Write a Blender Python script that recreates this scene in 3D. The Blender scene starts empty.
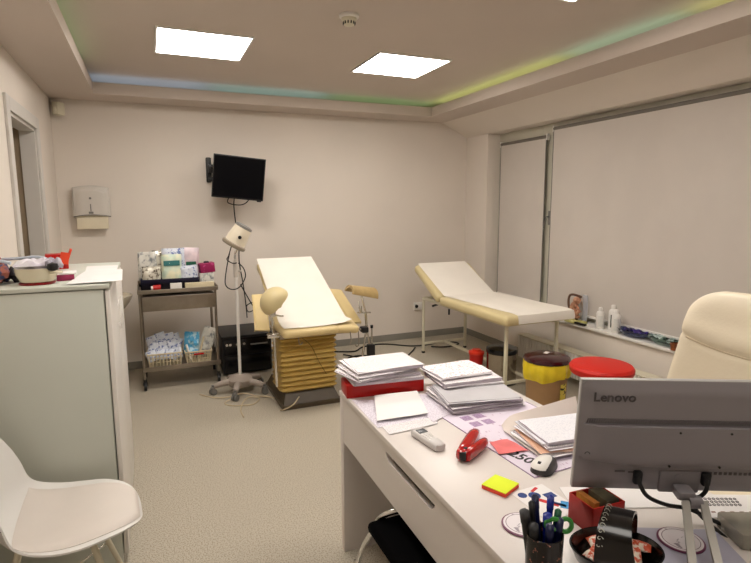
import bpy, bmesh, math, random
from mathutils import Vector, Matrix, Euler, noise
random.seed(7)
PI=math.pi
SC=bpy.context.scene
COL=SC.collection
# ---------------------------------------------------------------- materials
def lin(c):
    return tuple(((v/255)/12.92 if v/255<=.04045 else ((v/255+.055)/1.055)**2.4) for v in c)
MATS={}
def mat(name,rgb,rough=.5,metal=0.,var=.0,scale=8.,bump=0.,bscale=60.,alpha=1.,trans=0.,rgb2=None,ramp=(.4,.6),spec=.5,coat=0.,emit=None,ior=1.45,sheen=0.):
    if name in MATS: return MATS[name]
    m=bpy.data.materials.new(name); m.use_nodes=True
    nt=m.node_tree; N=nt.nodes; L=nt.links
    p=N['Principled BSDF']
    c=lin(rgb); p.inputs['Base Color'].default_value=(*c,1)
    p.inputs['Roughness'].default_value=rough; p.inputs['Metallic'].default_value=metal
    p.inputs['Specular IOR Level'].default_value=spec
    p.inputs['Transmission Weight'].default_value=trans; p.inputs['IOR'].default_value=ior
    p.inputs['Coat Weight'].default_value=coat; p.inputs['Sheen Weight'].default_value=sheen
    p.inputs['Alpha'].default_value=alpha
    tc=N.new('ShaderNodeTexCoord')
    nz=N.new('ShaderNodeTexNoise'); nz.inputs['Scale'].default_value=scale; nz.inputs['Detail'].default_value=4
    L.new(tc.outputs['Object'],nz.inputs['Vector'])
    rp=N.new('ShaderNodeValToRGB'); rp.color_ramp.elements[0].position=ramp[0]; rp.color_ramp.elements[1].position=ramp[1]
    if rgb2: c2=lin(rgb2)
    else: c2=tuple(v*(1-var) for v in c)
    rp.color_ramp.elements[0].color=(*c2,1); rp.color_ramp.elements[1].color=(*c,1)
    L.new(nz.outputs['Fac'],rp.inputs['Fac']); L.new(rp.outputs['Color'],p.inputs['Base Color'])
    if bump:
        n2=N.new('ShaderNodeTexNoise'); n2.inputs['Scale'].default_value=bscale; n2.inputs['Detail'].default_value=3
        L.new(tc.outputs['Object'],n2.inputs['Vector'])
        b=N.new('ShaderNodeBump'); b.inputs['Strength'].default_value=bump; b.inputs['Distance'].default_value=.01
        L.new(n2.outputs['Fac'],b.inputs['Height']); L.new(b.outputs['Normal'],p.inputs['Normal'])
    if emit:
        p.inputs['Emission Color'].default_value=(*emit[0],1); p.inputs['Emission Strength'].default_value=emit[1]
    MATS[name]=m; return m
def print_mat(name,rgb,ink,rows=60.,density=.5,amt=.7):
    """paper with faint rows of small print"""
    m=mat(name,rgb,rough=.75,var=.04,scale=5)
    nt=m.node_tree;N=nt.nodes;L=nt.links;p=N['Principled BSDF']
    src=p.inputs['Base Color'].links[0].from_socket
    tc=N.new('ShaderNodeTexCoord'); sp=N.new('ShaderNodeSeparateXYZ'); L.new(tc.outputs['UV'],sp.inputs[0])
    a=N.new('ShaderNodeMath');a.operation='MULTIPLY';a.inputs[1].default_value=rows;L.new(sp.outputs['Y'],a.inputs[0])
    f=N.new('ShaderNodeMath');f.operation='FRACT';L.new(a.outputs[0],f.inputs[0])
    g=N.new('ShaderNodeMath');g.operation='LESS_THAN';g.inputs[1].default_value=.4;L.new(f.outputs[0],g.inputs[0])
    fl=N.new('ShaderNodeMath');fl.operation='FLOOR';L.new(a.outputs[0],fl.inputs[0])
    cb=N.new('ShaderNodeCombineXYZ');mx=N.new('ShaderNodeMath');mx.operation='MULTIPLY';mx.inputs[1].default_value=rows*.8;L.new(sp.outputs['X'],mx.inputs[0])
    L.new(mx.outputs[0],cb.inputs[0]);L.new(fl.outputs[0],cb.inputs[1])
    nz=N.new('ShaderNodeTexNoise');nz.inputs['Scale'].default_value=1.3;nz.inputs['Detail'].default_value=1;L.new(cb.outputs[0],nz.inputs['Vector'])
    h=N.new('ShaderNodeMath');h.operation='GREATER_THAN';h.inputs[1].default_value=1-density;L.new(nz.outputs['Fac'],h.inputs[0])
    k=N.new('ShaderNodeMath');k.operation='MULTIPLY';L.new(g.outputs[0],k.inputs[0]);L.new(h.outputs[0],k.inputs[1])
    k2=N.new('ShaderNodeMath');k2.operation='MULTIPLY';k2.inputs[1].default_value=amt;L.new(k.outputs[0],k2.inputs[0])
    mi=N.new('ShaderNodeMix');mi.data_type='RGBA';L.new(k2.outputs[0],mi.inputs['Factor']);L.new(src,mi.inputs['A']);mi.inputs['B'].default_value=(*lin(ink),1)
    L.new(mi.outputs['Result'],p.inputs['Base Color'])
    return m
def glow(name,rgb,strength):
    m=bpy.data.materials.new(name);m.use_nodes=True;nt=m.node_tree
    for n in list(nt.nodes): nt.nodes.remove(n)
    e=nt.nodes.new('ShaderNodeEmission');o=nt.nodes.new('ShaderNodeOutputMaterial')
    e.inputs['Color'].default_value=(*rgb,1);e.inputs['Strength'].default_value=strength
    nt.links.new(e.outputs[0],o.inputs['Surface']);MATS[name]=m;return m
# ---------------------------------------------------------------- geometry
def catmull(pts,k=6,closed=False):
    P=[Vector(p) for p in pts];n=len(P);out=[]
    rng=range(n if closed else n-1)
    for i in rng:
        if closed: a,b,c,d=P[(i-1)%n],P[i],P[(i+1)%n],P[(i+2)%n]
        else: a=P[max(i-1,0)];b=P[i];c=P[i+1];d=P[min(i+2,n-1)]
        for j in range(k):
            t=j/k
            out.append(.5*((2*b)+(c-a)*t+(2*a-5*b+4*c-d)*t*t+(3*b-a-3*c+d)*t**3))
    if not closed: out.append(P[-1])
    return out
class B:
    def __init__(s,M=None):
        s.bm=bmesh.new(); s.M=M or Matrix.Identity(4); s.uv=s.bm.loops.layers.uv.new('UVMap')
    def _v(s,co): return s.bm.verts.new(s.M@Vector(co))
    def add(s,verts,faces,mi=0):
        V=[s._v(v) for v in verts]
        for f in faces:
            try:
                fc=s.bm.faces.new([V[i] for i in f]); fc.material_index=mi
            except ValueError: pass
        return V
    def box(s,x0,x1,y0,y1,z0,z1,bev=0,mi=0,rot=None,seg=2):
        """box by its extents; rot=Euler about its centre"""
        c=Vector(((x0+x1)/2,(y0+y1)/2,(z0+z1)/2));h=Vector((abs(x1-x0)/2,abs(y1-y0)/2,abs(z1-z0)/2))
        t=bmesh.new();bmesh.ops.create_cube(t,size=2)
        for v in t.verts: v.co=Vector((v.co.x*h.x,v.co.y*h.y,v.co.z*h.z))
        if bev: bmesh.ops.bevel(t,geom=t.edges[:],offset=min(bev,min(h)*.95),segments=seg,profile=.5,affect='EDGES')
        R=Euler(rot).to_matrix() if rot else Matrix.Identity(3)
        t.verts.index_update()
        vs=[R@v.co+c for v in t.verts];fs=[[v.index for v in f.verts] for f in t.faces]
        t.free();s.add(vs,fs,mi);return s
    def ring(s,rings,cap=True,closed=False,mi=0):
        n=len(rings[0]);V=[v for r in rings for v in r];F=[]
        m=len(rings)
        for i in range(m if closed else m-1):
            for j in range(n):
                a=i*n+j;b=i*n+(j+1)%n;c=((i+1)%m)*n+(j+1)%n;d=((i+1)%m)*n+j
                F.append((a,b,c,d))
        if cap and not closed:
            F.append(tuple(reversed(range(n))));F.append(tuple((m-1)*n+j for j in range(n)))
        s.add(V,F,mi);return s
    def cyl(s,p0,p1,r0,r1=None,n=20,mi=0,cap=True):
        p0=Vector(p0);p1=Vector(p1);r1=r0 if r1 is None else r1
        d=(p1-p0).normalized();a=d.orthogonal().normalized();b=d.cross(a)
        R=[[p+(a*math.cos(t*2*PI/n)+b*math.sin(t*2*PI/n))*r for t in range(n)] for p,r in((p0,r0),(p1,r1))]
        return s.ring(R,cap,mi=mi)
    def tube(s,pts,r,n=8,k=6,closed=False,mi=0,smooth=True):
        P=catmull(pts,k,closed) if smooth and len(pts)>2 else [Vector(p) for p in pts]
        m=len(P);R=[];a=None
        for i in range(m):
            if closed: d=(P[(i+1)%m]-P[i-1])
            else: d=P[min(i+1,m-1)]-P[max(i-1,0)]
            if d.length<1e-9: d=Vector((0,0,1))
            d.normalize()
            a=d.orthogonal().normalized() if a is None else (a-d*a.dot(d)).normalized()
            b=d.cross(a); rr=r(i/(m-1)) if callable(r) else r
            R.append([P[i]+(a*math.cos(t*2*PI/n)+b*math.sin(t*2*PI/n))*rr for t in range(n)])
        return s.ring(R,True,closed,mi)
    def lathe(s,prof,c=(0,0,0),n=32,R=None,sx=1,sy=1,mi=0,cap=True):
        """prof [(r,z)] bottom to top (or down the inside again)"""
        c=Vector(c);R=R or Matrix.Identity(3)
        rg=[[c+R@Vector((max(r,1e-4)*math.cos(2*PI*t/n)*sx,max(r,1e-4)*math.sin(2*PI*t/n)*sy,z)) for t in range(n)] for r,z in prof]
        return s.ring(rg,cap,mi=mi)
    def prism(s,poly,a0,a1,axis='z',mi=0):
        """closed outline extruded along an axis; poly gives the two other coordinates in xyz order"""
        def mk(p,a): return {'z':(p[0],p[1],a),'y':(p[0],a,p[1]),'x':(a,p[0],p[1])}[axis]
        n=len(poly);V=[mk(p,a0) for p in poly]+[mk(p,a1) for p in poly]
        F=[tuple(range(n))[::-1],tuple(range(n,2*n))]+[(i,(i+1)%n,n+(i+1)%n,n+i) for i in range(n)]
        s.add(V,F,mi);return s
    def grid(s,fn,nu,nv,mi=0):
        V=[fn(i/nu,j/nv) for j in range(nv+1) for i in range(nu+1)];w=nu+1
        vs=[s._v(v) for v in V]
        for j in range(nv):
            for i in range(nu):
                f=s.bm.faces.new([vs[j*w+i],vs[j*w+i+1],vs[(j+1)*w+i+1],vs[(j+1)*w+i]]);f.material_index=mi
                for l,(u,v) in zip(f.loops,((i/nu,j/nv),((i+1)/nu,j/nv),((i+1)/nu,(j+1)/nv),(i/nu,(j+1)/nv))): l[s.uv].uv=(u,v)
        return s
    def slab(s,fn,nu,nv,th,mi=0):
        """grid with thickness th below it (sealed)"""
        w=nu+1
        T=[Vector(fn(i/nu,j/nv)) for j in range(nv+1) for i in range(nu+1)]
        def nrm(i,j):
            a=T[j*w+min(i+1,nu)]-T[j*w+max(i-1,0)];b=T[min(j+1,nv)*w+i]-T[max(j-1,0)*w+i]
            n=a.cross(b);return n.normalized() if n.length>1e-12 else Vector((0,0,1))
        Bt=[T[j*w+i]-nrm(i,j)*(th(i/nu,j/nv) if callable(th) else th) for j in range(nv+1) for i in range(nu+1)]
        tv=[s._v(v) for v in T];bv=[s._v(v) for v in Bt]
        def face(q,uvs=None):
            try: f=s.bm.faces.new(q)
            except ValueError: return
            f.material_index=mi
            if uvs:
                for l,u in zip(f.loops,uvs): l[s.uv].uv=u
        for j in range(nv):
            for i in range(nu):
                face([tv[j*w+i],tv[j*w+i+1],tv[(j+1)*w+i+1],tv[(j+1)*w+i]],((i/nu,j/nv),((i+1)/nu,j/nv),((i+1)/nu,(j+1)/nv),(i/nu,(j+1)/nv)))
                face([bv[j*w+i],bv[(j+1)*w+i],bv[(j+1)*w+i+1],bv[j*w+i+1]])
        for i in range(nu):
            face([tv[i],bv[i],bv[i+1],tv[i+1]]);a=nv*w
            face([tv[a+i],tv[a+i+1],bv[a+i+1],bv[a+i]])
        for j in range(nv):
            face([tv[j*w],tv[(j+1)*w],bv[(j+1)*w],bv[j*w]]);a=nu
            face([tv[j*w+a],bv[j*w+a],bv[(j+1)*w+a],tv[(j+1)*w+a]])
        return s
    def pillow(s,c,sx,sy,h,rot=(0,0,0),crumple=.15,n=10,seed=0,mi=0,p=.45):
        """soft sealed packet: thin at its rim, puffed in the middle"""
        R=Euler(rot).to_matrix();c=Vector(c)
        def f(sign):
            def g(u,v):
                x=(u-.5)*2;y=(v-.5)*2
                e=max(0,(1-x**4)*(1-y**4))**p
                z=sign*h/2*e
                q=noise.noise(Vector((u*4+seed,v*4,seed*1.7+sign)))*crumple*h*e*1.6
                return c+R@Vector((x*sx/2,y*sy/2,z+q))
            return g
        s.grid(f(1),n,n,mi);s.grid(f(-1),n,n,mi);return s
def wm(o):
    M=o.matrix_basis.copy()
    while o.parent is not None: o=o.parent;M=o.matrix_basis@M
    return M
def props(o,label=None,cat=None,group=None,kind=None):
    for k,v in(('label',label),('category',cat),('group',group),('kind',kind)):
        if v: o[k]=v
    return o
def obj(name,b,m,parent=None,smooth=True,ang=38,world=True):
    bm=b.bm
    bmesh.ops.remove_doubles(bm,verts=bm.verts,dist=1e-6)
    bmesh.ops.recalc_face_normals(bm,faces=bm.faces)
    if smooth:
        for f in bm.faces: f.smooth=True
        for e in bm.edges:
            if len(e.link_faces)==2 and e.calc_face_angle(0)>math.radians(ang): e.smooth=False
    me=bpy.data.meshes.new(name);bm.to_mesh(me);bm.free()
    o=bpy.data.objects.new(name,me);COL.objects.link(o)
    for q in (m if isinstance(m,(list,tuple)) else [m]): me.materials.append(q)
    if parent is not None:
        o.parent=parent
        if world: me.transform(wm(parent).inverted())
    elif world:
        xs=[v.co for v in me.vertices]
        c=Vector(((min(v.x for v in xs)+max(v.x for v in xs))/2,(min(v.y for v in xs)+max(v.y for v in xs))/2,min(v.z for v in xs)))
        me.transform(Matrix.Translation(-c));o.location=c
    return o
def thing(name,loc,label,cat,group=None,rz=0):
    o=bpy.data.objects.new(name,None);COL.objects.link(o);o.empty_display_size=.05
    o.location=loc;o.rotation_euler=(0,0,rz);return props(o,label,cat,group)
def one(name,b,m,label,cat,group=None,**k):
    return props(obj(name,b,m,None,**k),label,cat,group)
def struct(name,b,m,parent=None,**k):
    k.setdefault('smooth',False)
    o=obj(name,b,m,parent,**k)
    if parent is None: o['kind']='structure'
    return o
def copy_tree(o,parent=None):
    c=o.copy();COL.objects.link(c)
    if parent is not None: c.parent=parent
    for ch in list(o.children): copy_tree(ch,c)
    return c
def text_mesh(txt,size,M,depth=.0006,bold=False,res=3):
    cu=bpy.data.curves.new('t','FONT');cu.body=txt;cu.size=size;cu.extrude=depth;cu.resolution_u=res
    cu.align_x='CENTER';cu.align_y='CENTER'
    if bold: cu.offset=size*.018
    o=bpy.data.objects.new('t',cu);COL.objects.link(o)
    dg=bpy.context.evaluated_depsgraph_get();me=bpy.data.meshes.new_from_object(o.evaluated_get(dg))
    me.transform(M);b=B();b.bm.from_mesh(me)
    bpy.data.objects.remove(o);bpy.data.curves.remove(cu);bpy.data.meshes.remove(me)
    return b
def rotz(a): return Matrix.Rotation(a,4,'Z')
def frame(loc,rz=0,rx=0,ry=0): return Matrix.Translation(loc)@Euler((rx,ry,rz)).to_matrix().to_4x4()
# ---------------------------------------------------------------- palette
wallm=mat('wall paint',(226,217,207),rough=.85,var=.03,scale=1.5,bump=.02,bscale=150)
ceilm=mat('ceiling paint',(203,191,181),rough=.9,var=.02,scale=1.5)
floorm=mat('speckled vinyl',(186,178,162),rough=.40,rgb2=(150,140,123),scale=150,ramp=(.40,.52),spec=.4)
basem=mat('grey vinyl skirting',(140,137,128),rough=.6,var=.05)
framem=mat('window frame grey',(196,192,176),rough=.4,var=.02)
blindm=mat('blind fabric',(203,195,187),rough=.9,var=.03,scale=3,bump=.05,bscale=400)
greyp=mat('grey plastic',(120,118,114),rough=.45,var=.05)
white=mat('white lacquer',(226,222,216),rough=.35,var=.015,scale=3)
whitepl=mat('white plastic',(232,229,224),rough=.35,var=.01)
offw=mat('cream metal',(214,208,186),rough=.4,var=.03)
steel=mat('brushed steel',(160,150,138),rough=.32,metal=.9,var=.08,scale=20)
chrome=mat('chrome',(220,218,214),rough=.12,metal=1,var=.02)
blackp=mat('black plastic',(22,22,24),rough=.45,var=.1)
blackg=mat('black gloss',(8,9,14),rough=.18,var=.1)
screenm=mat('dark screen',(6,6,10),rough=.3,var=.1,spec=.12)
rubber=mat('black rubber cable',(20,20,20),rough=.6,var=.1)
yvinyl=mat('tan vinyl',(214,192,140),rough=.38,var=.04,scale=6,bump=.04,bscale=30)
yvinyl2=mat('cream vinyl',(212,196,150),rough=.36,var=.04,scale=5,bump=.03,bscale=30)
paperw=mat('white crepe paper',(238,232,222),rough=.85,var=.03,scale=4,bump=.06,bscale=50)
sheetm=mat('white paper',(236,233,232),rough=.8,var=.03,scale=6)
lilac=print_mat('printed form',(228,222,232),(120,100,130),rows=46,density=.5,amt=.55)
formm=print_mat('typed sheet',(236,232,234),(110,105,115),rows=60,density=.5,amt=.55)
redp=mat('red plastic',(186,16,10),rough=.35,var=.08)
beigeleath=mat('ivory leather',(226,214,190),rough=.42,var=.03,scale=3,bump=.05,bscale=90)
# ================================================================ ROOM
XL,XR,YB,YF,HC,HS=-.74,3.5,5.51,-1.3,2.65,2.495
b=B();b.box(XL-.6,XR+.4,YF-.2,YB+.2,-.1,0);struct('floor',b,floorm)
b=B();b.box(XL-.2,XR+.4,YF-.2,YB+.2,HC,HC+.1);struct('ceiling',b,ceilm)
b=B();b.box(XL-.2,XR+.4,YB,YB+.15,0,HC);struct('wall_back',b,wallm)
b=B();b.box(XL-.2,XR+.4,YF-.15,YF,0,HC);struct('wall_front',b,wallm)
# left wall with doorway y 3.86..4.70, z<2.13
DY0,DY1,DZ=3.86,4.70,2.13
b=B();b.box(XL-.2,XL,YF,DY0,0,HC);b.box(XL-.2,XL,DY1,YB,0,HC);b.box(XL-.2,XL,DY0,DY1,DZ,HC);struct('wall_left',b,wallm)
casem=mat('painted door casing',(206,202,196),rough=.4,var=.02)
leafm=mat('taupe door leaf',(128,114,98),rough=.45,var=.04,scale=3)
b=B()
b.box(XL-.5,XL-.2,DY0-.1,DY1+.1,DZ+.0,DZ+.1);b.box(XL-.5,XL-.2,DY1,DY1+.1,0,DZ);b.box(XL-.5,XL-.2,DY0-.1,DY0,0,DZ)
b.box(XL-.2,XL-.185,DY0,DY1,0,DZ)
d=struct('door_1',b,leafm)
b=B();c=.085
b.box(XL,XL+.018,DY0-c,DY0,0,DZ+c,.004);b.box(XL,XL+.018,DY1,DY1+c,0,DZ+c,.004);b.box(XL,XL+.018,DY0,DY1,DZ,DZ+c,.004)
b.box(XL-.10,XL,DY1-.02,DY1,0,DZ,.003);b.box(XL-.10,XL,DY0,DY0+.02,0,DZ,.003);b.box(XL-.10,XL,DY0,DY1,DZ-.02,DZ,.003)
obj('door_casing',b,casem,d,smooth=False)
b=B();b.box(XL-.198,XL-.10,DY1-.012,DY1-.001,0,DZ-.001);b.box(XL-.198,XL-.10,DY0+.001,DY0+.012,0,DZ-.001);obj('door_lining',b,mat('brown lining',(150,134,112),rough=.5,var=.04),d,smooth=False)
# right wall: pier, header, parapet, near pier; recess back to x 3.70
RY0,RY1=.3,5.08
b=B();b.box(XR,XR+.35,RY1,YB,0,HC);b.box(XR,XR+.35,YF,RY0,0,HC);b.box(XR,XR+.35,RY0,RY1,2.34,HC);b.box(XR,XR+.35,RY0,RY1,0,.47)
b.prism([(3.16,2.495),(3.5,2.34),(3.5,2.65),(3.16,2.65)],YF,YB,'y')
struct('wall_right',b,wallm)
b=B();b.box(3.47,3.72,RY0,RY1,.475,.50,.006);struct('trim_1',b,whitepl)
# soffit ring with upstanding lip: light cove
LX0,LX1,LY0,LY1=-.37,2.835,-.75,5.165
b=B()
def ringbox(bb,x0,x1,y0,y1,X0,X1,Y0,Y1,z0,z1):
    bb.box(X0,x0,Y0,Y1,z0,z1);bb.box(x1,X1,Y0,Y1,z0,z1);bb.box(x0,x1,Y0,y0,z0,z1);bb.box(x0,x1,y1,Y1,z0,z1)
ringbox(b,LX0,LX1,LY0,LY1,XL,3.17,YF,YB,HS,HS+.015)
ringbox(b,LX0,LX1,LY0,LY1,LX0-.015,LX1+.015,LY0-.015,LY1+.015,HS+.015,2.59)
struct('trim_2',b,ceilm,smooth=False)
for nm,e in(('baseboard_back',(XL,XR,YB-.008,YB,0,.075)),('baseboard_right',(XR-.008,XR,RY1-4.7,YB-.008,0,.075))):
    b=B();b.box(*e,bev=.003);struct(nm,b,basem)
b=B();b.box(XL,XL+.008,YF,DY0-.085,0,.075,.003);b.box(XL,XL+.008,DY1+.085,YB-.008,0,.075,.003);struct('baseboard_left',b,basem)
# windows
nightm=mat('window glass',(10,12,16),rough=.04,trans=.6,var=.01)
def win(name,y0,y1):
    b=B();x0,x1=3.66,3.72;w=.055
    b.box(x0,x1,y0,y0+(.2 if y0>1 else .1),.5,2.34,.004);b.box(x0,x1,y1-.10,y1,.5,2.34,.004);sw=.2 if y0>1 else .1
    b.box(x0,x1,y0+sw,y1-.10,2.34-.12,2.34,.004);b.box(x0,x1,y0+sw,y1-.10,.5,.5+w,.004)
    o=struct(name,b,framem)
    b=B();b.box(3.69,3.698,y0+sw-.01,y1-.09,.5+w-.01,2.34-.11);obj('window_glass',b,nightm,o);return o
w1=win('window_1',4.17,5.08);w2=win('window_2',.3,4.17)
b=B();b.box(3.80,3.84,RY0-.3,RY1+.3,.3,2.5);struct('trim_3',b,mat('dark night shutter',(40,42,48),rough=.8,var=.1))
b=B();b.box(3.646,3.66,4.20,4.235,1.36,1.50,.004);b.tube([(3.64,4.218,1.44),(3.615,4.222,1.44),(3.607,4.236,1.41),(3.607,4.245,1.33)],.007);obj('window_handle',b,greyp,w1)
def blind(y0,y1,z0,z1,x,label,rm):
    t=thing('roller_blind',(x,(y0+y1)/2,z0),label,'blind')
    b=B();b.cyl((x+.012,y0-.01,z1),(x+.012,y1+.01,z1),.019,n=16);obj('roller_tube',b,rm,t)
    b=B();b.box(x-.0008,x+.0008,y0,y1,z0+.02,z1);obj('blind_fabric',b,blindm,t,smooth=False)
    b=B();b.box(x-.006,x+.006,y0,y1,z0,z0+.022,.003);obj('bottom_bar',b,whitepl,t)
    for yy in(y0-.012,y1+.012):
        b=B();b.box(x-.005,x+.03,yy-.008,yy+.008,z1-.03,z1+.03,.004);obj('end_bracket',b,whitepl,t)
    for yy in(y0-.006,y1+.006):
        b=B();b.cyl((x,yy,z0),(x,yy,z1),.004,n=6);obj('side_guide',b,greyp,t)
    return t
dgrey=mat('dark grey roller',(112,106,98),rough=.5,var=.05)
blind(4.27,4.99,.56,2.215,3.615,'narrow grey-white roller blind pulled down over the small window beside the couch',dgrey)
blind(.4,4.14,.545,2.275,3.60,'wide grey-white roller blind pulled down over the long window above the sill',dgrey)
# ceiling lights
led=glow('led panel glow',(1.,.932,.855),19.)
pf=mat('panel rim',(235,235,232),rough=.4,var=.01)
fillglow=glow('added fill panel glow',(1.,.932,.855),7.)  # weak fill light for the two added panels behind the camera
def panel(x,y,label,led=led):
    t=thing('ceiling_light',(x,y,HC-.012),label,'ceiling light','square panels in the ceiling')
    b=B();s=.3
    b.box(x-s,x+s,y-s,y-s+.012,HC-.01,HC);b.box(x-s,x+s,y+s-.012,y+s,HC-.01,HC);b.box(x-s,x-s+.012,y-s+.012,y+s-.012,HC-.01,HC);b.box(x+s-.012,x+s,y-s+.012,y+s-.012,HC-.01,HC)
    obj('light_rim',b,pf,t)
    b=B();b.box(x-s+.012,x+s-.012,y-s+.012,y+s-.012,HC-.007,HC-.001);obj('diffuser',b,led,t,smooth=False)
panel(.402,3.975,'glowing square ceiling panel left of the smoke detector, nearer the doorway')
panel(1.888,3.97,'glowing square ceiling panel right of the smoke detector, towards the windows')
panel(1.89,2.11,'glowing square ceiling panel at the top edge of the picture, over the desk')
panel(.402,2.11,'glowing square ceiling panel out of frame above the floor between desk and cabinet')
panel(.402,.25,'added dim square fill panel, unseen behind the viewpoint on the cabinet side',fillglow)  # this and the next: added unseen fill, brightens monitor back and cabinet front
panel(1.89,.25,'added dim square fill panel, unseen behind the viewpoint on the window side',fillglow)
def strip(nm,e,c,s,label):
    b=B();b.box(*e);one('led_strip',b,glow(nm,c,s),label,'led strip','coloured strips hidden in the ceiling cove',smooth=False)
zc=(HS+.018,HS+.102)
strip('strip blue',(LX0-.06,.55,LY1+.12,LY1+.132,*zc),(.45,.60,.80),2.3,'blue light strip in the cove above the doorway end of the back wall')
strip('strip teal',(.6,1.7,LY1+.12,LY1+.132,*zc),(.45,.75,.75),1.8,'teal light strip in the cove above the television wall')
strip('strip green',(1.75,LX1+.06,LY1+.12,LY1+.132,*zc),(.55,.9,.45),1.2,'green light strip in the cove above the couch corner')
strip('strip lime',(LX1+.12,LX1+.132,3.3,LY1,*zc),(.78,.92,.35),2.2,'lime light strip in the far half of the cove along the windows')
strip('strip mint',(LX1+.12,LX1+.132,2.3,3.25,*zc),(.55,.85,.65),2.0,'mint light strip in the middle of the cove along the windows')
strip('strip yellow',(LX1+.12,LX1+.132,.6,2.25,*zc),(.85,.88,.38),2.2,'yellow light strip in the near half of the cove along the windows')
strip('strip leaf green',(LX0-.132,LX0-.12,1.5,4.6,*zc),(.55,.9,.45),1.2,'green light strip in the cove along the doorway wall')
# smoke detector
t=thing('smoke_detector',(1.136,3.07,HC-.06),'white domed smoke detector on the ceiling between the two light panels','smoke detector')
b=B();b.lathe([(.058,0),(.058,-.012),(.052,-.018),(0.04,-.02)],(1.136,3.07,HC));obj('detector_base',b,whitepl,t)
b=B();b.lathe([(.045,-.018),(.044,-.03),(.036,-.036),(.03,-.056),(.012,-.061),(0,-.061)],(1.136,3.07,HC));obj('detector_head',b,offw,t)
b=B()
for k in range(12):
    a=k*PI/6;b.box(1.136+.034*math.cos(a)-.003,1.136+.034*math.cos(a)+.003,3.07+.034*math.sin(a)-.003,3.07+.034*math.sin(a)+.003,HC-.053,HC-.038)
obj('vent_slots',b,blackp,t)
# motion sensor
b=B(frame((-.675,5.44,2.345),rz=-.7));b.box(-.035,.035,-.03,.05,0,.11,.012);b.lathe([(.0,0),(.02,.0),(.026,.03),(.02,.06)],(0,-.018,.01),n=16)
one('motion_sensor',b,offw,'small cream motion sensor high in the corner right of the doorway','sensor')
# wall socket
t=thing('wall_socket',(2.87,5.49,.34),'cream wall socket low on the back wall behind the couch leg','socket')
b=B();b.box(2.81,2.94,5.485,5.51,.34,.43,.006);obj('socket_plate',b,whitepl,t)
b=B();b.cyl((2.835,5.48,.385),(2.835,5.487,.385),.02);b.cyl((2.835,5.47,.385),(2.835,5.481,.385),.012);obj('plug',b,blackp,t)
# paper towel dispenser
disp=mat('pearl grey plastic',(206,200,192),rough=.35,var=.02)
t=thing('paper_towel_dispenser',(-.47,5.45,1.47),'pearl grey paper towel dispenser on the back wall right of the doorway','dispenser')
b=B()
def dsp(u,v):
    x=(u-.5)*.30*(1+.03*(1-v));bul=.10*(1-abs(2*u-1)**4*.45)*(1-max(0,v-.8)*2.2)
    top=.275-.02*(2*u-1)**2
    low=.018*(1-(2*u-1)**2)
    return (-.47+x,5.50-bul,1.475+low+(top-low)*v)
b.slab(dsp,16,10,.004)
b.box(-.61,-.33,5.42,5.51,1.50,1.73,.01);obj('cover',b,disp,t)
b=B();b.grid(lambda u,v:(-.62+.3*u,5.505-.104*(1-abs(2*u-1)**4*.45),1.467+.018*(1-(2*u-1)**2)+.01*v),14,1);b.cyl((-.475,5.396,1.635),(-.475,5.404,1.635),.010);b.box(-.479,-.471,5.395,5.404,1.52,1.585);b.box(-.494,-.456,5.393,5.41,1.498,1.518,.004)
obj('lock',b,greyp,t)
b=B();b.box(-.595,-.345,5.425,5.45,1.362,1.49,.004);obj('paper_towels',b,mat('towel paper',(226,215,190),rough=.9,var=.05),t)
# wash basin
basinm=mat('basin ceramic',(228,220,200),rough=.12,var=.01)
t=thing('wash_basin',(-.45,5.2,0),'cream wash basin seen past the cabinet edge under the towel dispenser','basin')
b=B();b.lathe([(.05,.56),(.14,.60),(.225,.70),(.248,.755),(.25,.772),(.236,.774),(.21,.73),(.12,.65),(.03,.63),(0,.63)],(-.45,5.25,0),sx=1.08,sy=1);obj('bowl',b,basinm,t)
b=B();b.lathe([(.12,0),(.085,.06),(.07,.3),(.085,.54),(.12,.61)],(-.45,5.3,0));obj('pedestal',b,basinm,t)
b=B();b.tube([(-.45,5.47,.76),(-.45,5.47,.86),(-.45,5.42,.89),(-.45,5.33,.87)],.012);obj('tap',b,chrome,t)
# ================================================================ TELEVISION
t=thing('television',(.60,5.48,1.70),'black flat television tilted on its wall arm above the exam lamp','television')
cx,cz,cy=.80,1.825,5.20
MT=Matrix.Translation((cx,cy,cz))@Matrix.Rotation(math.radians(5.5),4,'Y')@Matrix.Rotation(math.radians(-4),4,'Z')@Matrix.Rotation(math.radians(6),4,'X')
b=B(MT);b.box(-.238,.238,-.012,.02,-.20,.197,.004);b.box(-.17,.17,.018,.045,-.15,.13,.012);obj('housing',b,blackp,t)
b=B(MT);b.box(-.229,.229,-.0135,-.011,-.185,.186);obj('screen',b,screenm,t)
b=B(MT);b.box(.18,.22,-.013,0,-.21,-.197,.002);obj('stand_tab',b,blackp,t)
b=B();b.box(.535,.585,5.47,5.51,1.79,2.03,.012);b.tube([(.56,5.48,1.93),(.60,5.40,1.92),(.68,5.33,1.87),(.80,5.27,1.83)],.014);b.box(.55,.60,5.43,5.48,1.88,1.96,.008);b.box(.55,.60,5.43,5.48,1.80,1.84,.008);obj('wall_bracket',b,blackp,t)
b=B();b.tube([(.72,5.26,1.66),(.70,5.3,1.60),(.76,5.3,1.575),(.84,5.3,1.575),(.89,5.28,1.61),(.90,5.25,1.66)],.005)
one('television_cable',b,rubber,'thin black cable looping under the television','cable')
b=B();b.tube([(.76,5.25,1.66),(.765,5.35,1.56),(.79,5.45,1.4),(.82,5.49,1.22),(.815,5.49,1.0),(.84,5.48,.80),(.86,5.48,.6),(.87,5.48,.42)],.0055)
one('power_cable',b,rubber,'black cable hanging from the television down the wall behind the lamp','cable')
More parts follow.
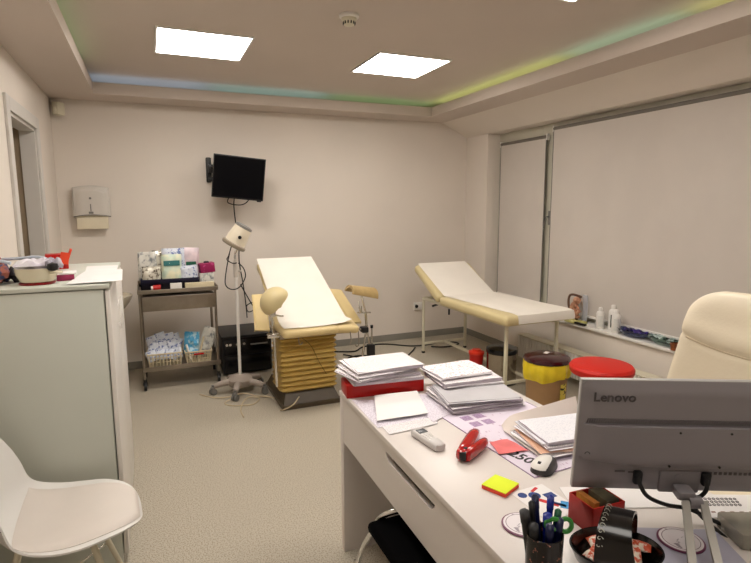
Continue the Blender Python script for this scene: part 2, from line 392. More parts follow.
# ================================================================ EXAM LAMP
lampg=mat('lamp base grey',(168,156,146),rough=.5,var=.06)
t=thing('exam_lamp',(.63,4.45,0),'white wheeled gooseneck exam lamp standing between trolley and exam chair','lamp')
b=B();b.lathe([(.09,.06),(.10,.075),(.10,.115),(.075,.142),(.03,.155),(0,.155)],(.63,4.45,0))
for k in range(5):
    a=math.radians(-110+72*k);e=Vector((math.cos(a),math.sin(a),0))
    b.tube([Vector((.63,4.45,.095))+e*.05,Vector((.63,4.45,.092))+e*.13,Vector((.63,4.45,.075))+e*.215],lambda s:.032-.010*s,n=10)
sb=obj('star_base',b,lampg,t)
for k in range(5):
    a=math.radians(-110+72*k);x=.63+.225*math.cos(a);y=4.45+.225*math.sin(a);q=a+1.2+k
    b=B()
    for sgn in(-1,1):
        c=Vector((x,y,.027))+Vector((math.cos(q),math.sin(q),0))*.014*sgn
        b.cyl(c-Vector((math.cos(q),math.sin(q),0))*.009,c+Vector((math.cos(q),math.sin(q),0))*.009,.026,n=16)
    b.cyl((x,y,.03),(x,y,.085),.012);b.box(x-.02,x+.02,y-.02,y+.02,.045,.068,.01);obj('caster',b,greyp,sb)
b=B();b.cyl((.63,4.45,.14),(.63,4.45,1.03),.013);obj('pole',b,whitepl,t)
b=B();b.cyl((.63,4.45,.98),(.63,4.45,1.11),.02);b.cyl((.63,4.45,1.11),(.63,4.45,1.13),.014);b.cyl((.63,4.45,1.03),(.67,4.44,1.03),.009);obj('pole_clamp',b,disp,t)
b=B();b.tube([(.63,4.45,1.12),(.628,4.45,1.17),(.645,4.45,1.21),(.652,4.45,1.255)],.009);obj('gooseneck',b,chrome,t)
ax=Vector((.50,-.12,.85)).normalized();R=ax.to_track_quat('Z','Y').to_matrix();c0=Vector((.625,4.44,1.255))
b=B();b.lathe([(.084,0),(.084,.05),(.074,.13),(.072,.15)],c0+ax*.0,R=R,n=28);lh=obj('lamp_head',b,mat('lamp ivory',(226,216,196),rough=.35,var=.02),t)
b=B();b.lathe([(.0,-.022),(.095,-.022),(.102,-.01),(.10,.006),(.084,.012)],c0,R=R,n=28);obj('front_ring',b,mat('lamp ring grey',(150,140,124),rough=.4,var=.03),lh)
b=B();b.lathe([(.072,.15),(.070,.168),(.05,.174),(0,.174)],c0,R=R,n=24);obj('rear_cap',b,greyp,lh)
pk=c0+ax*.075+R@Vector((0,0,0));q=(Vector((0,-1,0))-ax*ax.dot(Vector((0,-1,0)))).normalized()
b=B();b.cyl(pk+q*.072,pk+q*.088,.014);obj('knob',b,blackp,lh)
b=B();b.tube([(.60,4.43,1.235),(.575,4.43,1.16),(.56,4.42,1.13),(.60,4.42,1.10),(.635,4.42,1.10)],.0045);b.tube([(.585,4.44,1.18),(.555,4.44,1.05),(.54,4.43,.93),(.585,4.42,.885),(.65,4.42,.90),(.70,4.42,.98),(.69,4.42,1.05),(.65,4.43,1.10)],.0045)
b.tube([(.66,4.43,.92),(.70,4.44,.84),(.735,4.44,.77),(.77,4.46,.70),(.72,4.46,.68),(.71,4.47,.73),(.76,4.5,.75)],.0045)
one('lamp_cord',b,rubber,'black cord curling around the top of the exam lamp pole','cord')
fcm=mat('beige flex',(196,180,150),rough=.55,var=.05)
b=B();b.tube([(.30,4.5,.006),(.36,4.42,.006),(.42,4.36,.006),(.50,4.30,.02),(.62,4.27,.045),(.72,4.24,.02),(.85,4.17,.006),(.90,4.0,.006),(.84,3.88,.006),(.92,3.83,.05),(.98,3.84,.11)],.005)
b.tube([(.56,3.86,.006),(.56,4.0,.01),(.60,4.12,.03),(.66,4.2,.03),(.74,4.2,.01),(.68,4.10,.006),(.60,4.10,.006),(.50,4.14,.006),(.47,4.22,.006),(.56,4.26,.03)],.005)
one('floor_cord',b,fcm,'beige cord tangled on the floor around the lamp base','cord')
b=B();b.tube([(1.75,5.30,.007),(1.95,5.22,.007),(2.1,5.35,.007),(2.35,5.38,.007),(2.6,5.18,.007),(2.8,5.15,.007),(3.05,5.2,.007),(3.15,5.05,.007),(2.95,4.98,.007),(2.8,5.06,.007)],.008)
b.tube([(1.1,4.9,.007),(1.4,4.85,.007),(1.6,4.75,.007),(1.75,4.95,.007),(1.9,5.05,.007),(2.15,4.95,.007)],.007)
b.tube([(1.8,5.15,.007),(2.0,4.9,.007),(2.3,4.78,.007),(2.5,4.95,.007),(2.62,5.1,.007)],.007)
one('extension_cord',b,rubber,'black cord trailing along the floor from the exam chair to under the couch','cord')
# black unit behind lamp
t=thing('equipment_cabinet',(.775,5.15,0),'low black equipment cabinet on the floor behind the lamp pole','cabinet')
b=B();b.box(.55,1.0,4.92,5.38,.02,.355,.01);b.box(.54,1.01,4.90,5.39,.355,.38,.008);obj('body',b,blackp,t)
b=B();b.box(.565,.985,4.908,4.92,.195,.345,.004);b.box(.565,.985,4.908,4.92,.03,.185,.004);fp=obj('front_panel',b,blackg,t)
for xx in(.585,.615,.68,.74):
    b=B();b.cyl((xx,4.908,.30),(xx,4.888,.30),.012);obj('knob',b,chrome,fp)
b=B();b.box(.80,.96,4.895,4.91,.28,.292,.003);obj('handle',b,greyp,fp)
# ================================================================ TROLLEY
TX0,TX1,TY0,TY1=-.125,.515,4.78,5.20
t=thing('trolley',((TX0+TX1)/2,(TY0+TY1)/2,0),'stainless steel wheeled trolley against the back wall, loaded with packets','trolley')
for x in(TX0+.012,TX1-.022):
    for y in(TY0+.012,TY1-.012):
        b=B();b.cyl((x,y,.09),(x,y,.865),.0115,n=12);obj('post',b,steel,t)
b=B();b.box(TX0-.005,TX1+.005,TY0-.005,TY1+.005,.835,.85,.003);b.box(TX0-.005,TX1+.005,TY0-.005,TY0+.005,.845,.868,.003);b.box(TX0-.005,TX1+.005,TY1-.005,TY1+.005,.845,.90,.003);b.box(TX0-.005,TX0+.005,TY0,TY1,.845,.875,.003);b.box(TX1-.005,TX1+.005,TY0,TY1,.845,.875,.003);obj('top_shelf',b,steel,t)
b=B();b.box(TX0+.03,TX1-.03,TY0+.0,TY1-.03,.69,.81,.004);b.box(TX0+.028,TX1-.028,TY0-.006,TY0+.002,.685,.812,.003);b.box(TX0+.03,TX1-.03,TY0-.018,TY0-.004,.80,.812,.004);obj('drawer',b,steel,t)
b=B();b.box(TX0,TX1,TY0-.003,TY1,.165,.18,.003);b.box(TX0,TX1,TY0-.004,TY0+.004,.175,.205,.003);b.box(TX0,TX1,TY1-.004,TY1+.004,.175,.22,.003);obj('bottom_shelf',b,steel,t)
for x in(TX0+.012,TX1-.022):
    for y in(TY0+.012,TY1-.012):
        b=B();b.cyl((x-.011,y,.035),(x+.011,y,.035),.035);b.cyl((x,y,.06),(x,y,.10),.014);b.box(x-.018,x+.018,y-.02,y+.015,.045,.075,.006);obj('caster',b,blackp,t)
# tray and packets on top
bluebin=mat('navy plastic',(24,24,52),rough=.5,var=.08)
def openbox(bb,x0,x1,y0,y1,z0,z1,w=.004,flare=0):
    bb.box(x0,x1,y0,y1,z0,z0+w);bb.box(x0-flare,x0+w,y0,y1,z0,z1);bb.box(x1-w,x1+flare,y0,y1,z0,z1);bb.box(x0,x1,y0-flare,y0+w,z0,z1);bb.box(x0,x1,y1-w,y1+flare,z0,z1)
b=B();openbox(b,-.10,.37,4.86,5.1,.851,.945);b.box(-.10,.37,4.975,4.979,.853,.94);b.box(.07,.074,4.86,5.1,.853,.925);b.box(.22,.224,4.86,5.1,.853,.925)
one('sorting_tray',b,bluebin,'navy blue divided tray holding packets on top of the trolley','tray')
pkm={'silver':mat('foil packet',(226,222,208),rough=.25,rgb2=(96,84,70),scale=34,metal=.4,ramp=(.38,.52)),'green':mat('pale green sachet',(196,214,196),rough=.35,rgb2=(228,226,196),scale=14),'clear':mat('milky film',(222,220,212),rough=.22,rgb2=(140,144,146),scale=24,ramp=(.36,.52)),'pinkish':mat('pale pink film',(226,206,212),rough=.3,rgb2=(206,190,200),scale=12),'teal':mat('teal label',(52,118,118),rough=.5,var=.2,scale=30),'cream':mat('cream carton',(214,202,170),rough=.6,var=.05),'blue':mat('pale blue sachet',(214,220,232),rough=.35,rgb2=(92,112,170),scale=34,ramp=(.38,.46)),'bottlegreen':mat('green label',(20,92,66),rough=.5,var=.2),'magenta':mat('magenta carton',(150,22,82),rough=.5,rgb2=(190,70,130),scale=18,ramp=(.35,.42))}
def packet(c,sx,sy,h,rot,m,label,seed,group=None,name='packet',cat='packet',extra=None):
    b=B();b.pillow(c,sx,sy,h,rot,seed=seed)
    if extra is None: return one(name,b,pkm[m],label,cat,group)
    t=thing(name,(c[0],c[1],c[2]-sy/2),label,cat,group);obj('wrapper',b,pkm[m],t)
    b=B();R=Euler(rot).to_matrix();
    M=Matrix.Translation(Vector(c))@R.to_4x4();b=B(M);e=extra
    b.box(e[0],e[1],e[2],e[3],e[4]-.002,e[4]+.002);obj('printed_label',b,pkm[e[5]],t);return t
up=PI/2
packet((-.01,4.90,.97),.15,.17,.05,(up-.1,0,.05),'silver','crinkled silver foil packet at the front left of the navy tray',1)
packet((-.04,5.03,1.045),.15,.25,.05,(up-.15,0,-.1),'clear','tall milky plastic packet at the back left of the navy tray',2)
packet((.055,5.06,1.055),.12,.24,.04,(up-.1,.05,.1),'silver','tall foil packet with brown print behind the green sachet',3)
packet((.155,4.905,1.02),.165,.26,.05,(up-.12,0,0),'green','large pale green sachet with a teal label in the navy tray',4,extra=(-.065,.065,.03,.075,.026,'teal'))
packet((.175,5.01,1.05),.19,.29,.05,(up-.05,0,0),'blue','pale blue sachet standing behind the large green one',5)
packet((.315,5.03,1.05),.15,.29,.05,(up-.05,.05,0),'pinkish','tall pale pink film packet at the back right of the navy tray',6)
packet((.29,4.90,.975),.15,.15,.06,(up-.1,-.05,0),'blue','white and blue sachet at the front right of the navy tray',7)
b=B();b.box(.275,.36,4.945,4.975,.94,1.075,.004);one('carton',b,pkm['bottlegreen'],'small green carton standing at the right end of the navy tray','box')
t=thing('glove_box',(.44,5.0,.97),'magenta carton at the back right corner of the trolley top','box')
b=B();b.box(.385,.515,4.95,5.06,.97,1.055,.004,rot=(0,-.08,.1));obj('carton_body',b,pkm['magenta'],t)
b=B();b.pillow((.45,5.0,1.06),.05,.03,.02,seed=3);obj('glove_tip',b,blackp,t)
b=B();b.box(.385,.505,4.94,5.07,.852,.968,.006);one('carton',b,pkm['clear'],'pale carton under the magenta carton on the trolley','box')
b=B();b.lathe([(.014,0),(.016,.03),(.012,.05),(.006,.056),(0,.056)],(.40,4.90,.875),n=14);one('vial',b,mat('clear vial',(226,228,222),rough=.1,alpha=.75,var=.02),'tiny clear vial in front of the magenta carton','vial')
b=B();b.box(.25,.49,4.79,4.853,.852,.905,.003,rot=(0,0,.03));one('carton',b,pkm['cream'],'flat cream carton at the front right edge of the trolley top','box')
b=B();b.box(.13,.225,4.80,4.83,.852,.912,.006);one('label_card',b,whitepl,'small white box leaning on the front of the navy tray','box')
t=thing('tape_roll',(.01,4.82,.852),'small red and white tape roll on the trolley front edge','tape')
b=B();b.cyl((-.005,4.82,.877),(.055,4.82,.877),.026);obj('roll',b,redp,t)
b=B();b.cyl((-.022,4.82,.875),(-.004,4.82,.875),.020);obj('core',b,whitepl,t)
# lower shelf baskets
basketm=mat('cream basket plastic',(214,200,168),rough=.45,var=.06)
def basket(x0,x1,y0,y1,z0,h,label):
    b=B();w=.004;fl=.015
    b.box(x0,x1,y0,y1,z0,z0+w)
    n=9
    for k in range(n+1):
        x=x0+(x1-x0)*k/n
        for y,s in((y0,-1),(y1,1)): b.box(x-.004,x+.004,y+s*fl*.5-.002,y+s*fl*.5+.002,z0,z0+h-.01,rot=(-s*.14,0,0))
    for k in range(8):
        y=y0+(y1-y0)*k/7
        for x,s in((x0,-1),(x1,1)): b.box(x+s*fl*.5-.002,x+s*fl*.5+.002,y-.004,y+.004,z0,z0+h-.01,rot=(0,s*.14,0))
    for zz,f in((z0+h*.35,fl*.35),(z0+h*.66,fl*.66)):
        b.box(x0-f,x1+f,y0-f-.002,y0-f+.002,zz,zz+.006);b.box(x0-f,x1+f,y1+f-.002,y1+f+.002,zz,zz+.006);b.box(x0-f-.002,x0-f+.002,y0,y1,zz,zz+.006);b.box(x1+f-.002,x1+f+.002,y0,y1,zz,zz+.006)
    zz=z0+h-.014
    b.box(x0-fl-.004,x1+fl+.004,y0-fl-.004,y0-fl+.004,zz,z0+h,.003);b.box(x0-fl-.004,x1+fl+.004,y1+fl-.004,y1+fl+.004,zz,z0+h,.003);b.box(x0-fl-.004,x0-fl+.004,y0-fl,y1+fl,zz,z0+h,.003);b.box(x1+fl-.004,x1+fl+.004,y0-fl,y1+fl,zz,z0+h,.003)
    return one('basket',b,basketm,label,'basket')
basket(-.07,.18,4.83,5.05,.182,.125,'cream slatted basket full of blue-white sachets, left on the lower trolley shelf')
basket(.235,.43,4.83,5.05,.182,.115,'cream slatted basket with blue bag and paper, right on the lower trolley shelf')
k=0
for (x,y,z) in [(-.05,4.86,.30),(.02,4.855,.31),(.09,4.86,.305),(.155,4.87,.30),(-.03,4.92,.36),(.045,4.93,.37),(.12,4.93,.365),(.165,4.96,.375),(-.045,5.0,.40),(.03,5.01,.42),(.10,5.01,.41),(.15,5.03,.40)]:
    k+=1
    z-=.02;b=B();b.pillow((x,y,z),.085,.10,.028,(up-.5+random.uniform(-.25,.25),random.uniform(-.4,.4),random.uniform(-.3,.3)),seed=10+k)
    one('sachet',b,pkm['blue'],'small blue and white sachet heaped in the left basket of the trolley','packet','sachets in the left trolley basket')
b=B();b.pillow((.285,4.92,.35),.13,.20,.06,(up-.2,.1,0),seed=31,crumple=.4);one('plastic_bag',b,mat('sky blue film',(90,176,222),rough=.25,rgb2=(190,226,240),scale=24,ramp=(.42,.5)),'crumpled sky blue plastic bag in the right trolley basket','bag')
b=B();b.pillow((.42,4.93,.36),.12,.24,.05,(up-.1,.35,0),seed=33,crumple=.4);one('plastic_bag',b,pkm['clear'],'clear crinkled plastic bag leaning right in the right trolley basket','bag')
for (x0,z0,x1,z1) in((.26,.24,.22,.37),(.33,.22,.40,.42),(.35,.23,.42,.41)):
    pass
b=B();b.cyl((.33,4.845,.22),(.385,4.87,.41),.009,n=10);one('wrapped_swab',b,basketm,'long cream wrapped swab leaning to the right in the right basket','swab')
b=B();b.cyl((.27,4.845,.21),(.235,4.87,.35),.01,n=10);one('wrapped_swab',b,whitepl,'white wrapped swab leaning to the left in the right basket','swab')
b=B();b.box(.29,.375,4.804,4.811,.262,.278,.003);one('name_clip',b,redp,'small red clip on the rim of the right trolley basket','clip')
# ================================================================ EXAM CHAIR
t=thing('exam_chair',(1.1,4.2,0),'tan gynaecological exam chair on a pleated column, stirrups raised','exam chair')
brownm=mat('brown base',(74,62,44),rough=.45,var=.12)
b=B();b.box(.855,1.335,3.87,4.52,.0,.035,.006);b.ring([[( .865,3.88,.03),(1.325,3.88,.03),(1.325,4.51,.03),(.865,4.51,.03)],[(.90,3.95,.12),(1.29,3.95,.12),(1.29,4.46,.12),(.90,4.46,.12)]]);obj('base_plate',b,brownm,t,ang=20)
b=B();R_=[]
nz=11;cx0,cx1,cy0,cy1=.865,1.315,3.93,4.24
for k in range(nz*2+1):
    z=.115+(.555-.115)*k/(nz*2);o=.012 if k%2 else -.016
    sag=random.uniform(-.003,.003)
    pts=[]
    rr=.03
    for (qx,qy,a0) in((cx1,cy1,0),(cx0,cy1,90),(cx0,cy0,180),(cx1,cy0,270)):
        for da in(0,45,90):
            a=math.radians(a0+da);ccx=qx-rr*(1 if qx==cx1 else -1);ccy=qy-rr*(1 if qy==cy1 else -1)
            pts.append((ccx+(rr+o)*math.cos(a),ccy+(rr+o)*math.sin(a),z+sag))
    R_.append(pts)
b.ring(R_);obj('pleated_column',b,mat('bellows tan',(190,160,88),rough=.45,var=.1,scale=9,bump=.1,bscale=40),t,ang=25)
b=B();b.box(.86,1.42,3.93,4.5,.545,.575,.005);b.cyl((.80,4.0,.56),(1.50,4.0,.56),.012);b.cyl((.80,4.3,.56),(1.50,4.3,.56),.012);obj('seat_frame',b,steel,t)
# seat cushions
def cushion(x0,x1,y0,y1,z0,z1,bev,rot=None):
    b=B();b.box(x0,x1,y0,y1,z0,z1,bev,rot=rot,seg=4);return b
obj('seat',cushion(.86,1.30,3.80,4.30,.575,.64,.03),yvinyl,t)
obj('seat_wing',cushion(1.22,1.50,3.84,4.15,.565,.63,.03,(0,.06,-.15)),yvinyl,t)
def plank(pts,th,m,name,par,bev=.012):
    """flat board through four corners (bl,br,tr,tl)"""
    P=[Vector(p) for p in pts]
    n=(P[1]-P[0]).cross(P[3]-P[0]).normalized()
    b=B();nu=nv=8
    def f(u,v):
        e=min(1,min(u,1-u,v,1-v)*8)**.5
        q=(P[0]*(1-u)+P[1]*u)*(1-v)+(P[3]*(1-u)+P[2]*u)*v
        return q-n*bev*(1-e)
    b.slab(f,nu,nv,lambda u,v:th-bev*(1-min(1,min(u,1-u,v,1-v)*8)**.5));return obj(name,b,m,par)
plank([(.865,4.08,.64),(1.39,4.08,.64),(1.365,4.80,1.06),(.87,4.80,1.05)],.07,yvinyl,'backrest',t)
plank([(.685,3.97,.64),(.80,3.97,.625),(.83,4.22,.87),(.715,4.22,.87)],.04,yvinyl,'left_side_pad',t)
plank([(1.495,4.10,.60),(1.60,4.10,.60),(1.60,4.60,.80),(1.47,4.60,.82)],.035,yvinyl,'right_side_pad',t)
def cup(c,R,L,name):
    b=B()
    def f(u,v):
        a=PI*(.02+.96*u);x=(v-.5)*L;r=.075+.02*v
        return c+R@Vector((x,r*math.cos(a),-r*math.sin(a)*.85))
    b.slab(f,16,8,-.018);return b
cl=Vector((.835,3.92,.845))
Rl=Euler((math.radians(12),math.radians(-28),math.radians(25))).to_matrix()
st=None
def scoop(c,d,n,s,ra,rb,rc):
    d=Vector(d).normalized();n=Vector(n);n=(n-d*n.dot(d)).normalized();s=d.cross(n)
    b=B()
    def f(u,v):
        a=PI*u;q=PI*(v-.5)
        return c+d*(ra*math.cos(a))*math.cos(q)**.5 if False else c+d*(ra*math.cos(a)*math.cos(q)**.6)+n*(rb*math.sin(a)*math.cos(q)**.6)+s*(rc*math.sin(q))
    b.slab(f,18,14,.012);return b
obj('stirrup_cup',scoop(cl,(.70,.05,.72),(-.70,-.25,.55),0,.118,.105,.10),yvinyl2,t)
cr_=Vector((1.60,4.12,.815));Rr=Euler((PI+.1,math.radians(14),math.radians(10))).to_matrix()
obj('stirrup_cup',cup(cr_,Rr,.24,''),mat('worn tan vinyl',(176,150,100),rough=.45,var=.15,scale=20),t)
b=B();b.cyl((.80,3.93,.84),(.815,3.93,.56),.009);b.cyl((.82,3.93,.60),(.83,3.93,.18),.010);b.box(.79,.835,3.905,3.955,.73,.80,.008);b.tube([(.82,3.93,.745),(.87,3.91,.735),(.89,3.90,.735)],.006);b.box(.765,.86,3.90,3.96,.57,.60,.01);b.cyl((.765,3.92,.585),(.86,3.92,.585),.018);obj('stirrup_rod',b,chrome,t)
b=B();b.cyl((1.61,4.12,.80),(1.645,4.12,.66),.008);b.cyl((1.60,4.12,.72),(1.60,4.12,.66),.012);b.cyl((1.585,4.12,.70),(1.585,4.12,.76),.006);b.cyl((1.57,4.12,.665),(1.69,4.12,.655),.007);b.cyl((1.645,4.12,.66),(1.655,4.12,.50),.011);b.cyl((1.65,4.12,.52),(1.61,4.12,.26),.009);b.cyl((1.655,4.12,.52),(1.69,4.12,.30),.008);b.cyl((1.70,4.12,.52),(1.70,4.12,.36),.007);obj('stirrup_rod',b,chrome,t)
b=B();b.box(1.60,1.66,4.08,4.16,.49,.54,.012);obj('rod_clamp',b,blackp,t)
b=B();b.box(1.66,1.72,4.09,4.15,.27,.38,.008);obj('counterweight',b,blackp,t)
b=B();b.cyl((1.70,4.12,.52),(1.70,4.12,.545),.012);obj('clamp_knob',b,blackp,t)
b=B();b.cyl((1.45,4.12,.52),(1.64,4.12,.52),.009);obj('side_rail',b,steel,t)
for hp in([(1.40,3.84,.585),(1.405,3.83,.51),(1.395,3.83,.485)],[(1.47,3.84,.58),(1.47,3.83,.48),(1.455,3.83,.455),(1.44,3.83,.47)],[(.98,3.83,.60),(.985,3.82,.53),(1.0,3.82,.525),(1.01,3.82,.54)]):
    b=B();b.tube(hp,.0045);obj('hook',b,steel,t)
b=B();b.tube([(1.02,3.86,.56),(1.10,3.90,.48),(1.16,3.905,.35),(1.22,3.905,.24)],.003,k=4);obj('pull_cord',b,mat('olive cord',(120,104,60),rough=.7,var=.1),t)
# paper runner over backrest and seat
def pr(u,v):
    # v 0 front .. 1 top
    x0=.868+(.012)*(1-v);x1=1.375+.07*(1-v)
    x=x0+(x1-x0)*u
    y=3.86+.95*v
    z=.650+.428*max(0,(v-.17))/.83
    if v<.17: z=.650-.028*(1-v/.17)*(1-u*.9)
    dip=.06*(1-v)**6*math.sin(u*PI)
    z+=.006*math.sin(u*9+v*5)*(1-v)
    y-=.05*math.sin(u*PI)*(1-v)**3-.05*u*(1-v)**4
    return (x,y,max(z+.012-dip*.5,.648))
b=B();b.slab(pr,24,34,.0012)
one('paper_sheet',b,paperw,'cream paper sheet draped over the reclined exam chair backrest','paper sheet')
# ================================================================ COUCH
CA=math.radians(.4)
MC=Matrix.Translation((2.522,3.36,0))@rotz(CA)
# local: x across 0..0.62, y along 0..1.9
couch_thing=thing('examination_couch',(2.522,3.36,0),'cream examination couch with raised headrest along the window wall','couch',rz=CA)
t=couch_thing
b=B(MC)
for x in(.10,.62):
    for y in(.12,1.53): b.box(x-.0125,x+.0125,y-.0125,y+.0125,.02,.605,.003)
for x in(.10,.62):
    b.box(x-.0125,x+.0125,.12,1.53,.575,.605,.003)
for y in(.12,1.53): b.box(.10,.62,y-.0125,y+.0125,.58,.605,.003)
b.box(.10,.62,.1075,.1325,.09,.115,.003);b.box(.10,.62,1.5175,1.5425,.09,.115,.003);b.box(.3475,.3725,.12,1.53,.09,.115,.003)
obj('frame',b,offw,t)
for x in(.10,.62):
    for y in(.12,1.53):
        b=B(MC);b.box(x-.014,x+.014,y-.014,y+.014,0,.022,.003);obj('foot_cap',b,blackp,t)
b=B(MC);b.box(0,.70,0,1.05,.605,.69,.034,seg=5);obj('mattress',b,yvinyl2,t)
hb=B(MC)
def hr(u,v):
    y=1.44+.40*v;z=.675+.30*v+.02*math.sin(v*PI)
    e=(1-abs(2*u-1)**10);return (.62*u,y-.03*(1-e),z-.03*(1-e))
hb=B(MC@Matrix.Translation((0,1.075,.648))@Matrix.Rotation(math.radians(29),4,'X'));hb.box(0,.66,0,.56,-.043,.042,.034,seg=5);obj('headrest',hb,yvinyl2,t)
b=B(MC);b.cyl((.08,1.30,.55),(.18,1.36,.55),.011);b.cyl((.09,1.0,.57),(.09,1.0,.515),.009);b.cyl((.12,1.10,.60),(.12,1.40,.77),.009);b.cyl((.52,1.10,.60),(.52,1.40,.77),.009);obj('tilt_lever',b,blackp,t)
MP=MC
def runner(u,v):
    # v 0 near end hanging .. 1 top of headrest
    s=v*1.67-.05
    x=.12+.575*u-.10*max(0,(v-.1))
    if s<.03:
        k=.03-s
        return (x,.03-.036*math.sin(min(1,k/.035)*PI/2),.6935-.034*(1-math.cos(min(1,k/.035)*PI/2))-max(0,k-.035)*.9)
    if s<1.07: y=s;z=.6935+.0012*math.sin(s*16+u*5)
    else: q=s-1.07;y=1.055+q*math.cos(math.radians(29));z=.6955+q*math.sin(math.radians(29))
    return (x,y,z)
b=B(MC);b.slab(runner,14,50,.001)
def hang(u,v): return (.59+.035*u,1.0*v*1.3+.0,.681-.03*u*u)
one('paper_sheet',b,paperw,'white paper runner along the examination couch by the window','paper sheet')
# ================================================================ BINS, STOOL, RADIATOR
t=thing('pedal_bin',(2.80,3.78,0),'round steel pedal bin with black lid under the couch','bin')
b=B();b.lathe([(.125,.012),(.13,.02),(.13,.27),(.126,.275)],(2.80,3.78,0),n=40);obj('body',b,mat('mirror steel',(170,160,146),rough=.18,metal=1,var=.1,scale=6),t)
b=B();b.lathe([(.134,.27),(.137,.29),(.132,.312),(.08,.325),(0,.328)],(2.80,3.78,0),n=40);obj('lid',b,blackg,t)
b=B();b.lathe([(.137,0),(.137,.02),(.13,.02),(.12,.02),(.12,0)],(2.80,3.78,0),n=40);obj('base_ring',b,blackp,t)
t=thing('sharps_tub',(2.655,3.955,0),'small red lidded tub on the floor left of the steel pedal bin','tub')
b=B();b.lathe([(.055,0),(.065,.12),(.068,.13)],(2.655,3.955,.1),n=28);obj('body',b,redp,t)
b=B();b.lathe([(.07,.23),(.07,.25),(.04,.258),(.038,.27),(0,.272)],(2.655,3.955,0),n=28);obj('lid',b,mat('orange red lid',(214,52,30),rough=.4,var=.05),t)
b=B();b.lathe([(.07,0),(.07,.095),(.05,.1),(0,.1)],(2.655,3.955,0),n=28);one('plastic_tub',b,mat('amber tub',(150,70,40),rough=.4,var=.1),'low amber tub on the floor carrying the small red tub','tub')
WB=(2.68,3.06)
t=thing('waste_bin',(*WB,0),'tan waste bin with maroon lid and yellow liner beside the couch leg','bin')
b=B();b.lathe([(.135,0),(.14,.01),(.154,.385),(.157,.395)],(*WB,0),n=40);obj('body',b,mat('tan card plastic',(168,132,92),rough=.55,var=.06),t)
b=B()
def liner(u,v):
    a=2*PI*u;r=.162+.010*math.sin(a*7)*v+.006*math.sin(a*13+2)+.012*(v)*(1-v)*4
    z=.41-.125*v*(1+.12*math.sin(a*2+1)+.05*math.sin(a*5))
    return (WB[0]+r*math.cos(a),WB[1]+r*math.sin(a),z)
b.grid(liner,60,8);obj('liner',b,mat('yellow liner',(232,206,44),rough=.3,var=.12,scale=14),t)
b=B();b.lathe([(.168,.405),(.172,.417),(.165,.435),(.14,.445),(.1,.453),(0,.457)],(*WB,0),n=44);obj('lid',b,mat('maroon lid',(54,8,18),rough=.2,var=.1,coat=.3),t)
b=B(frame((WB[0]+.01,WB[1]+.02,.455),rz=.5));b.box(-.028,.028,-.016,.016,0,.003,.001);obj('lid_label',b,whitepl,t)
b=B()
th0=math.radians(-78)
def lab(u,v): 
    a=th0+(u-.5)*.42;r=.1535-.015*(1-v)*.5
    return (WB[0]+(r+.002)*math.cos(a),WB[1]+(r+.002)*math.sin(a),.07+.19*v)
b.grid(lab,6,4);obj('warning_label',b,mat('yellow label',(226,208,90),rough=.5,rgb2=(30,28,24),scale=34,ramp=(.44,.47)),t)
# radiator
t=thing('radiator',(3.33,3.3,.06),'white low panel radiator under the window sill behind the waste bin','radiator')
b=B()
y=2.3
while y<4.16:
    b.box(3.275,3.29,y,y+.022,.08,.29,.005);y+=.034
obj('fins',b,whitepl,t)
b=B();b.box(3.29,3.385,2.3,4.16,.07,.295,.006);b.box(3.272,3.39,2.295,4.165,.293,.303,.004);obj('radiator_body',b,offw,t)
# red stool
SX,SY=2.69,2.55
t=thing('stool',(SX,SY,0),'round stool with bright red padded seat in front of the radiator','stool')
b=B();b.lathe([(.19,.455),(.20,.47),(.202,.495),(.19,.512),(.14,.519),(0,.52)],(SX,SY,0),n=48);obj('seat',b,mat('red vinyl',(206,26,12),rough=.5,var=.03),t)
b=B();b.cyl((SX,SY,.10),(SX,SY,.455),.022);b.cyl((SX,SY,.43),(SX,SY,.456),.10)
for k in range(5):
    a=2*PI*k/5;b.tube([(SX,SY,.11),(SX+.12*math.cos(a),SY+.12*math.sin(a),.10),(SX+.22*math.cos(a),SY+.22*math.sin(a),.065)],.015)
cbs=obj('column_base',b,chrome,t)
for k in range(5):
    a=2*PI*k/5;x=SX+.225*math.cos(a);y=SY+.225*math.sin(a);b=B();b.cyl((x-.012,y,.026),(x+.012,y,.026),.026);b.cyl((x,y,.03),(x,y,.07),.008);obj('caster',b,blackp,cbs)
# ================================================================ SILL ITEMS (x~3.53, top z .50)
ZS=.50
t=thing('fetus_model',(3.53,3.70,ZS),'anatomical baby-in-womb model on a stand at the couch end of the sill','model')
b=B();b.box(3.49,3.56,3.56,3.76,ZS,ZS+.018,.004);obj('stand',b,mat('yellow green stand',(196,192,120),rough=.5,var=.05),t)
b=B();b.tube([(3.53,3.62,.735),(3.53,3.70,.745),(3.53,3.755,.735),(3.53,3.775,.69),(3.53,3.765,.62),(3.53,3.72,.56),(3.53,3.66,.525)],.011,n=10);obj('womb_wall',b,mat('umber rim',(104,74,58),rough=.4,var=.15,scale=30),t)
b=B();flesh=mat('flesh resin',(206,160,130),rough=.4,rgb2=(176,120,94),scale=24)
b.lathe([(0,-.036),(.026,-.026),(.036,0),(.026,.026),(0,.036)],(3.525,3.665,.70),n=18)
b.tube([(3.525,3.675,.675),(3.52,3.705,.64),(3.52,3.70,.60),(3.52,3.655,.575)],lambda s:.030-.008*s,n=12)
b.tube([(3.51,3.66,.655),(3.505,3.625,.63),(3.505,3.655,.61)],.012);b.tube([(3.515,3.66,.58),(3.51,3.62,.61),(3.505,3.65,.57)],.016);b.lathe([(0,0),(.05,.004),(.055,.02),(.03,.04),(0,.045)],(3.525,3.68,.535),n=16,sx=.4);obj('baby',b,flesh,t)
